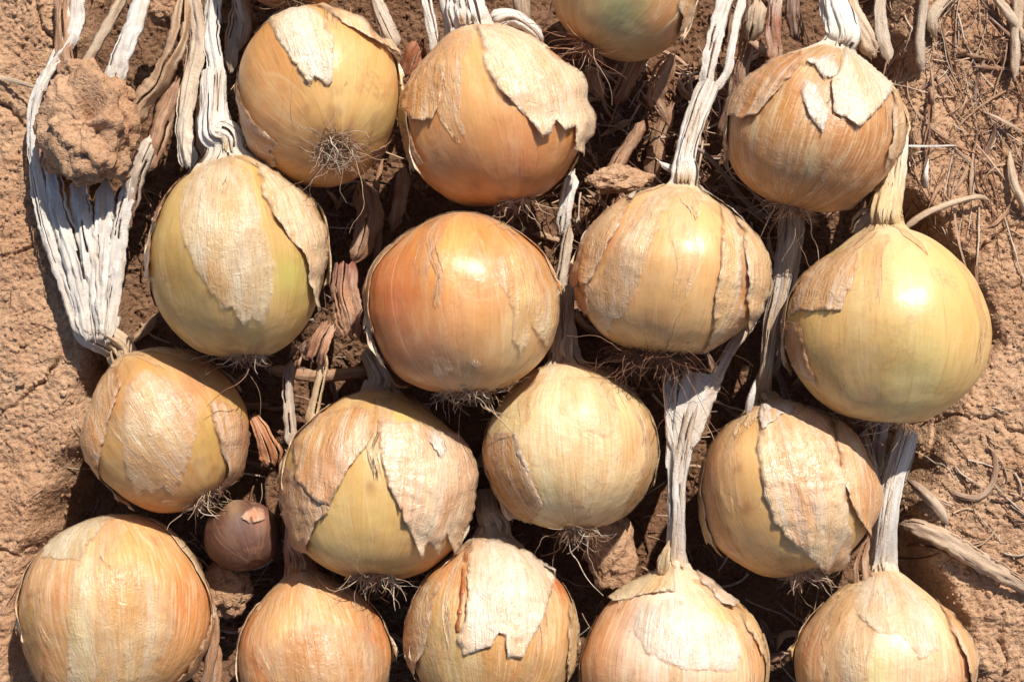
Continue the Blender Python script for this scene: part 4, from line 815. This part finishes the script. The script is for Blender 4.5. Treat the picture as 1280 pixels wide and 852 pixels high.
# ------------------------------------------------------------------ stuff: crumbs and fibres nobody could count
ico_v = np.array([(0, 0, 1), (.894, 0, .447), (.276, .851, .447), (-.724, .526, .447), (-.724, -.526, .447), (.276, -.851, .447),
                  (.724, .526, -.447), (-.276, .851, -.447), (-.894, 0, -.447), (-.276, -.851, -.447), (.724, -.526, -.447), (0, 0, -1)])
ico_f = np.array([(0, 1, 2), (0, 2, 3), (0, 3, 4), (0, 4, 5), (0, 5, 1), (1, 6, 2), (2, 7, 3), (3, 8, 4), (4, 9, 5), (5, 10, 1),
                  (6, 7, 2), (7, 8, 3), (8, 9, 4), (9, 10, 5), (10, 6, 1), (11, 7, 6), (11, 8, 7), (11, 9, 8), (11, 10, 9), (11, 6, 10)])
N = 22000
cx = RNG.uniform(-60, 1340, N); cy = RNG.uniform(-60, 910, N); hz = gsamp(cx, cy)
sz = 0.8 + 1.6 * RNG.exponential(0.5, N); sz = np.minimum(sz, 7)
VV = ico_v[None] * sz[:, None, None] * RNG.uniform(0.55, 1.2, (N, 12, 1)) * np.array([1, 1, 0.75])
VV = VV + np.stack([cx - 640, 426 - cy, hz + sz * 0.25], -1)[:, None, :]
FF = (ico_f[None] + (np.arange(N) * 12)[:, None, None]).reshape(-1, 3)
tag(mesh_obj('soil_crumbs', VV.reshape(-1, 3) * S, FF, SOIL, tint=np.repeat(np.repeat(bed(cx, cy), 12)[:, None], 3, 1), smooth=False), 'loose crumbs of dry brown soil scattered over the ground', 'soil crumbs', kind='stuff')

LV = []
for i in range(250):
    if i < 150: x, y = RNG.uniform(150, 1140), RNG.uniform(190, 860)
    elif i < 215: x, y = RNG.uniform(690, 960), RNG.uniform(40, 330)
    else: x, y = RNG.uniform(1120, 1290), RNG.uniform(-20, 290)
    a = RNG.uniform(0, math.pi * 2); L = RNG.uniform(26, 75); b = RNG.normal(0, 0.4); w = RNG.uniform(4, 12); pts = []
    if i >= 215: a = RNG.normal(1.5, 0.6); L = RNG.uniform(40, 110); b = RNG.normal(0, 0.12); w = RNG.uniform(2, 6)
    z0 = gz(x, y) + RNG.uniform(2, 26 if i < 215 else 5)
    for k in range(4):
        zz = max(gz(x, y) + 2, z0 + RNG.normal(0, 5)); pts.append((x, y, zz, w * (0.55 if k in (0, 3) else 1))); x += math.cos(a) * L / 3; y += math.sin(a) * L / 3; a += b
    cl = [BROWN, [(190, 150, 118), (206, 168, 134), (176, 136, 104)], [(150, 104, 76), (170, 122, 90), (130, 88, 64)], [(120, 84, 64), (140, 100, 76)]][RNG.integers(4)]
    leaf(pts, cl, fold=RNG.uniform(0.2, 0.8), pleat=0.25, rag=0.4, twist=RNG.uniform(-1.2, 1.2), collect=LV)
nv = np.cumsum([0] + [len(v[0]) for v in LV])
tag(mesh_obj('leaf_litter', np.vstack([v[0] for v in LV]), np.vstack([v[1] + nv[i] for i, v in enumerate(LV)]), LEAF, None, np.vstack([v[2] for v in LV]), np.vstack([v[3] for v in LV])),
    'shrivelled brown leaf scraps matted in the gaps between the onions', 'leaf litter', kind='stuff')

V_, F_, T_ = [], [], []
def scatter(n, x0, x1, y0, y1, lmin, lmax, rmin, rmax, ang=None, lift=3, spread=0.5):
    for i in range(n):
        x, y = RNG.uniform(x0, x1), RNG.uniform(y0, y1); a = RNG.uniform(0, math.pi) if ang is None else RNG.normal(ang, spread)
        L = RNG.uniform(lmin, lmax); k = 9; b = RNG.normal(0, 0.07); pts = []
        for j in range(k):
            pts.append((x, y)); x += math.cos(a) * L / k; y += math.sin(a) * L / k; a += b + RNG.normal(0, 0.10)
        p = np.array(pts); h = gsamp(p[:, 0], p[:, 1]); h = np.convolve(np.pad(h, 1, 'edge'), np.ones(3) / 3, 'valid') + RNG.uniform(1, lift)
        C = np.stack([(p[:, 0] - 640) * S, (426 - p[:, 1]) * S, h * S], -1)
        r = RNG.uniform(rmin, rmax); c = [(214, 182, 148), (176, 136, 104), (140, 100, 76), (230, 210, 186), (120, 84, 64)][RNG.integers(5)]
        strand_geo(catmull(C, 14), r, r * 0.6, V_, F_, T_, lin(c) * RNG.uniform(0.75, 1.05), 5)
scatter(110, 1120, 1300, -80, 270, 50, 170, 0.4, 1.5, 1.5, 5, 0.5)
scatter(120, 1120, 1300, -30, 300, 14, 60, 0.4, 1.1, None, 5)
scatter(70, 1120, 1290, 540, 720, 14, 60, 0.5, 1.8, 0.6, 4)
scatter(300, 700, 960, 60, 330, 20, 80, 0.5, 2.0, None, 40)
scatter(420, 130, 1150, 150, 860, 20, 90, 0.5, 2.2, None, 24)
scatter(420, 130, 1150, 180, 860, 20, 70, 0.4, 0.9, None, 60)
scatter(90, 130, 1120, -30, 150, 20, 90, 0.6, 2.4, 1.5, 14)
scatter(50, -20, 110, -20, 860, 10, 40, 0.4, 0.9)
scatter(50, 1130, 1300, 300, 860, 10, 40, 0.4, 0.9)
tag(mesh_obj('fibre_litter', np.vstack(V_), np.vstack(F_), ROOT, None, np.vstack(T_)), 'tangle of thin dry plant fibres on the soil and in the gaps', 'plant fibres', kind='stuff')
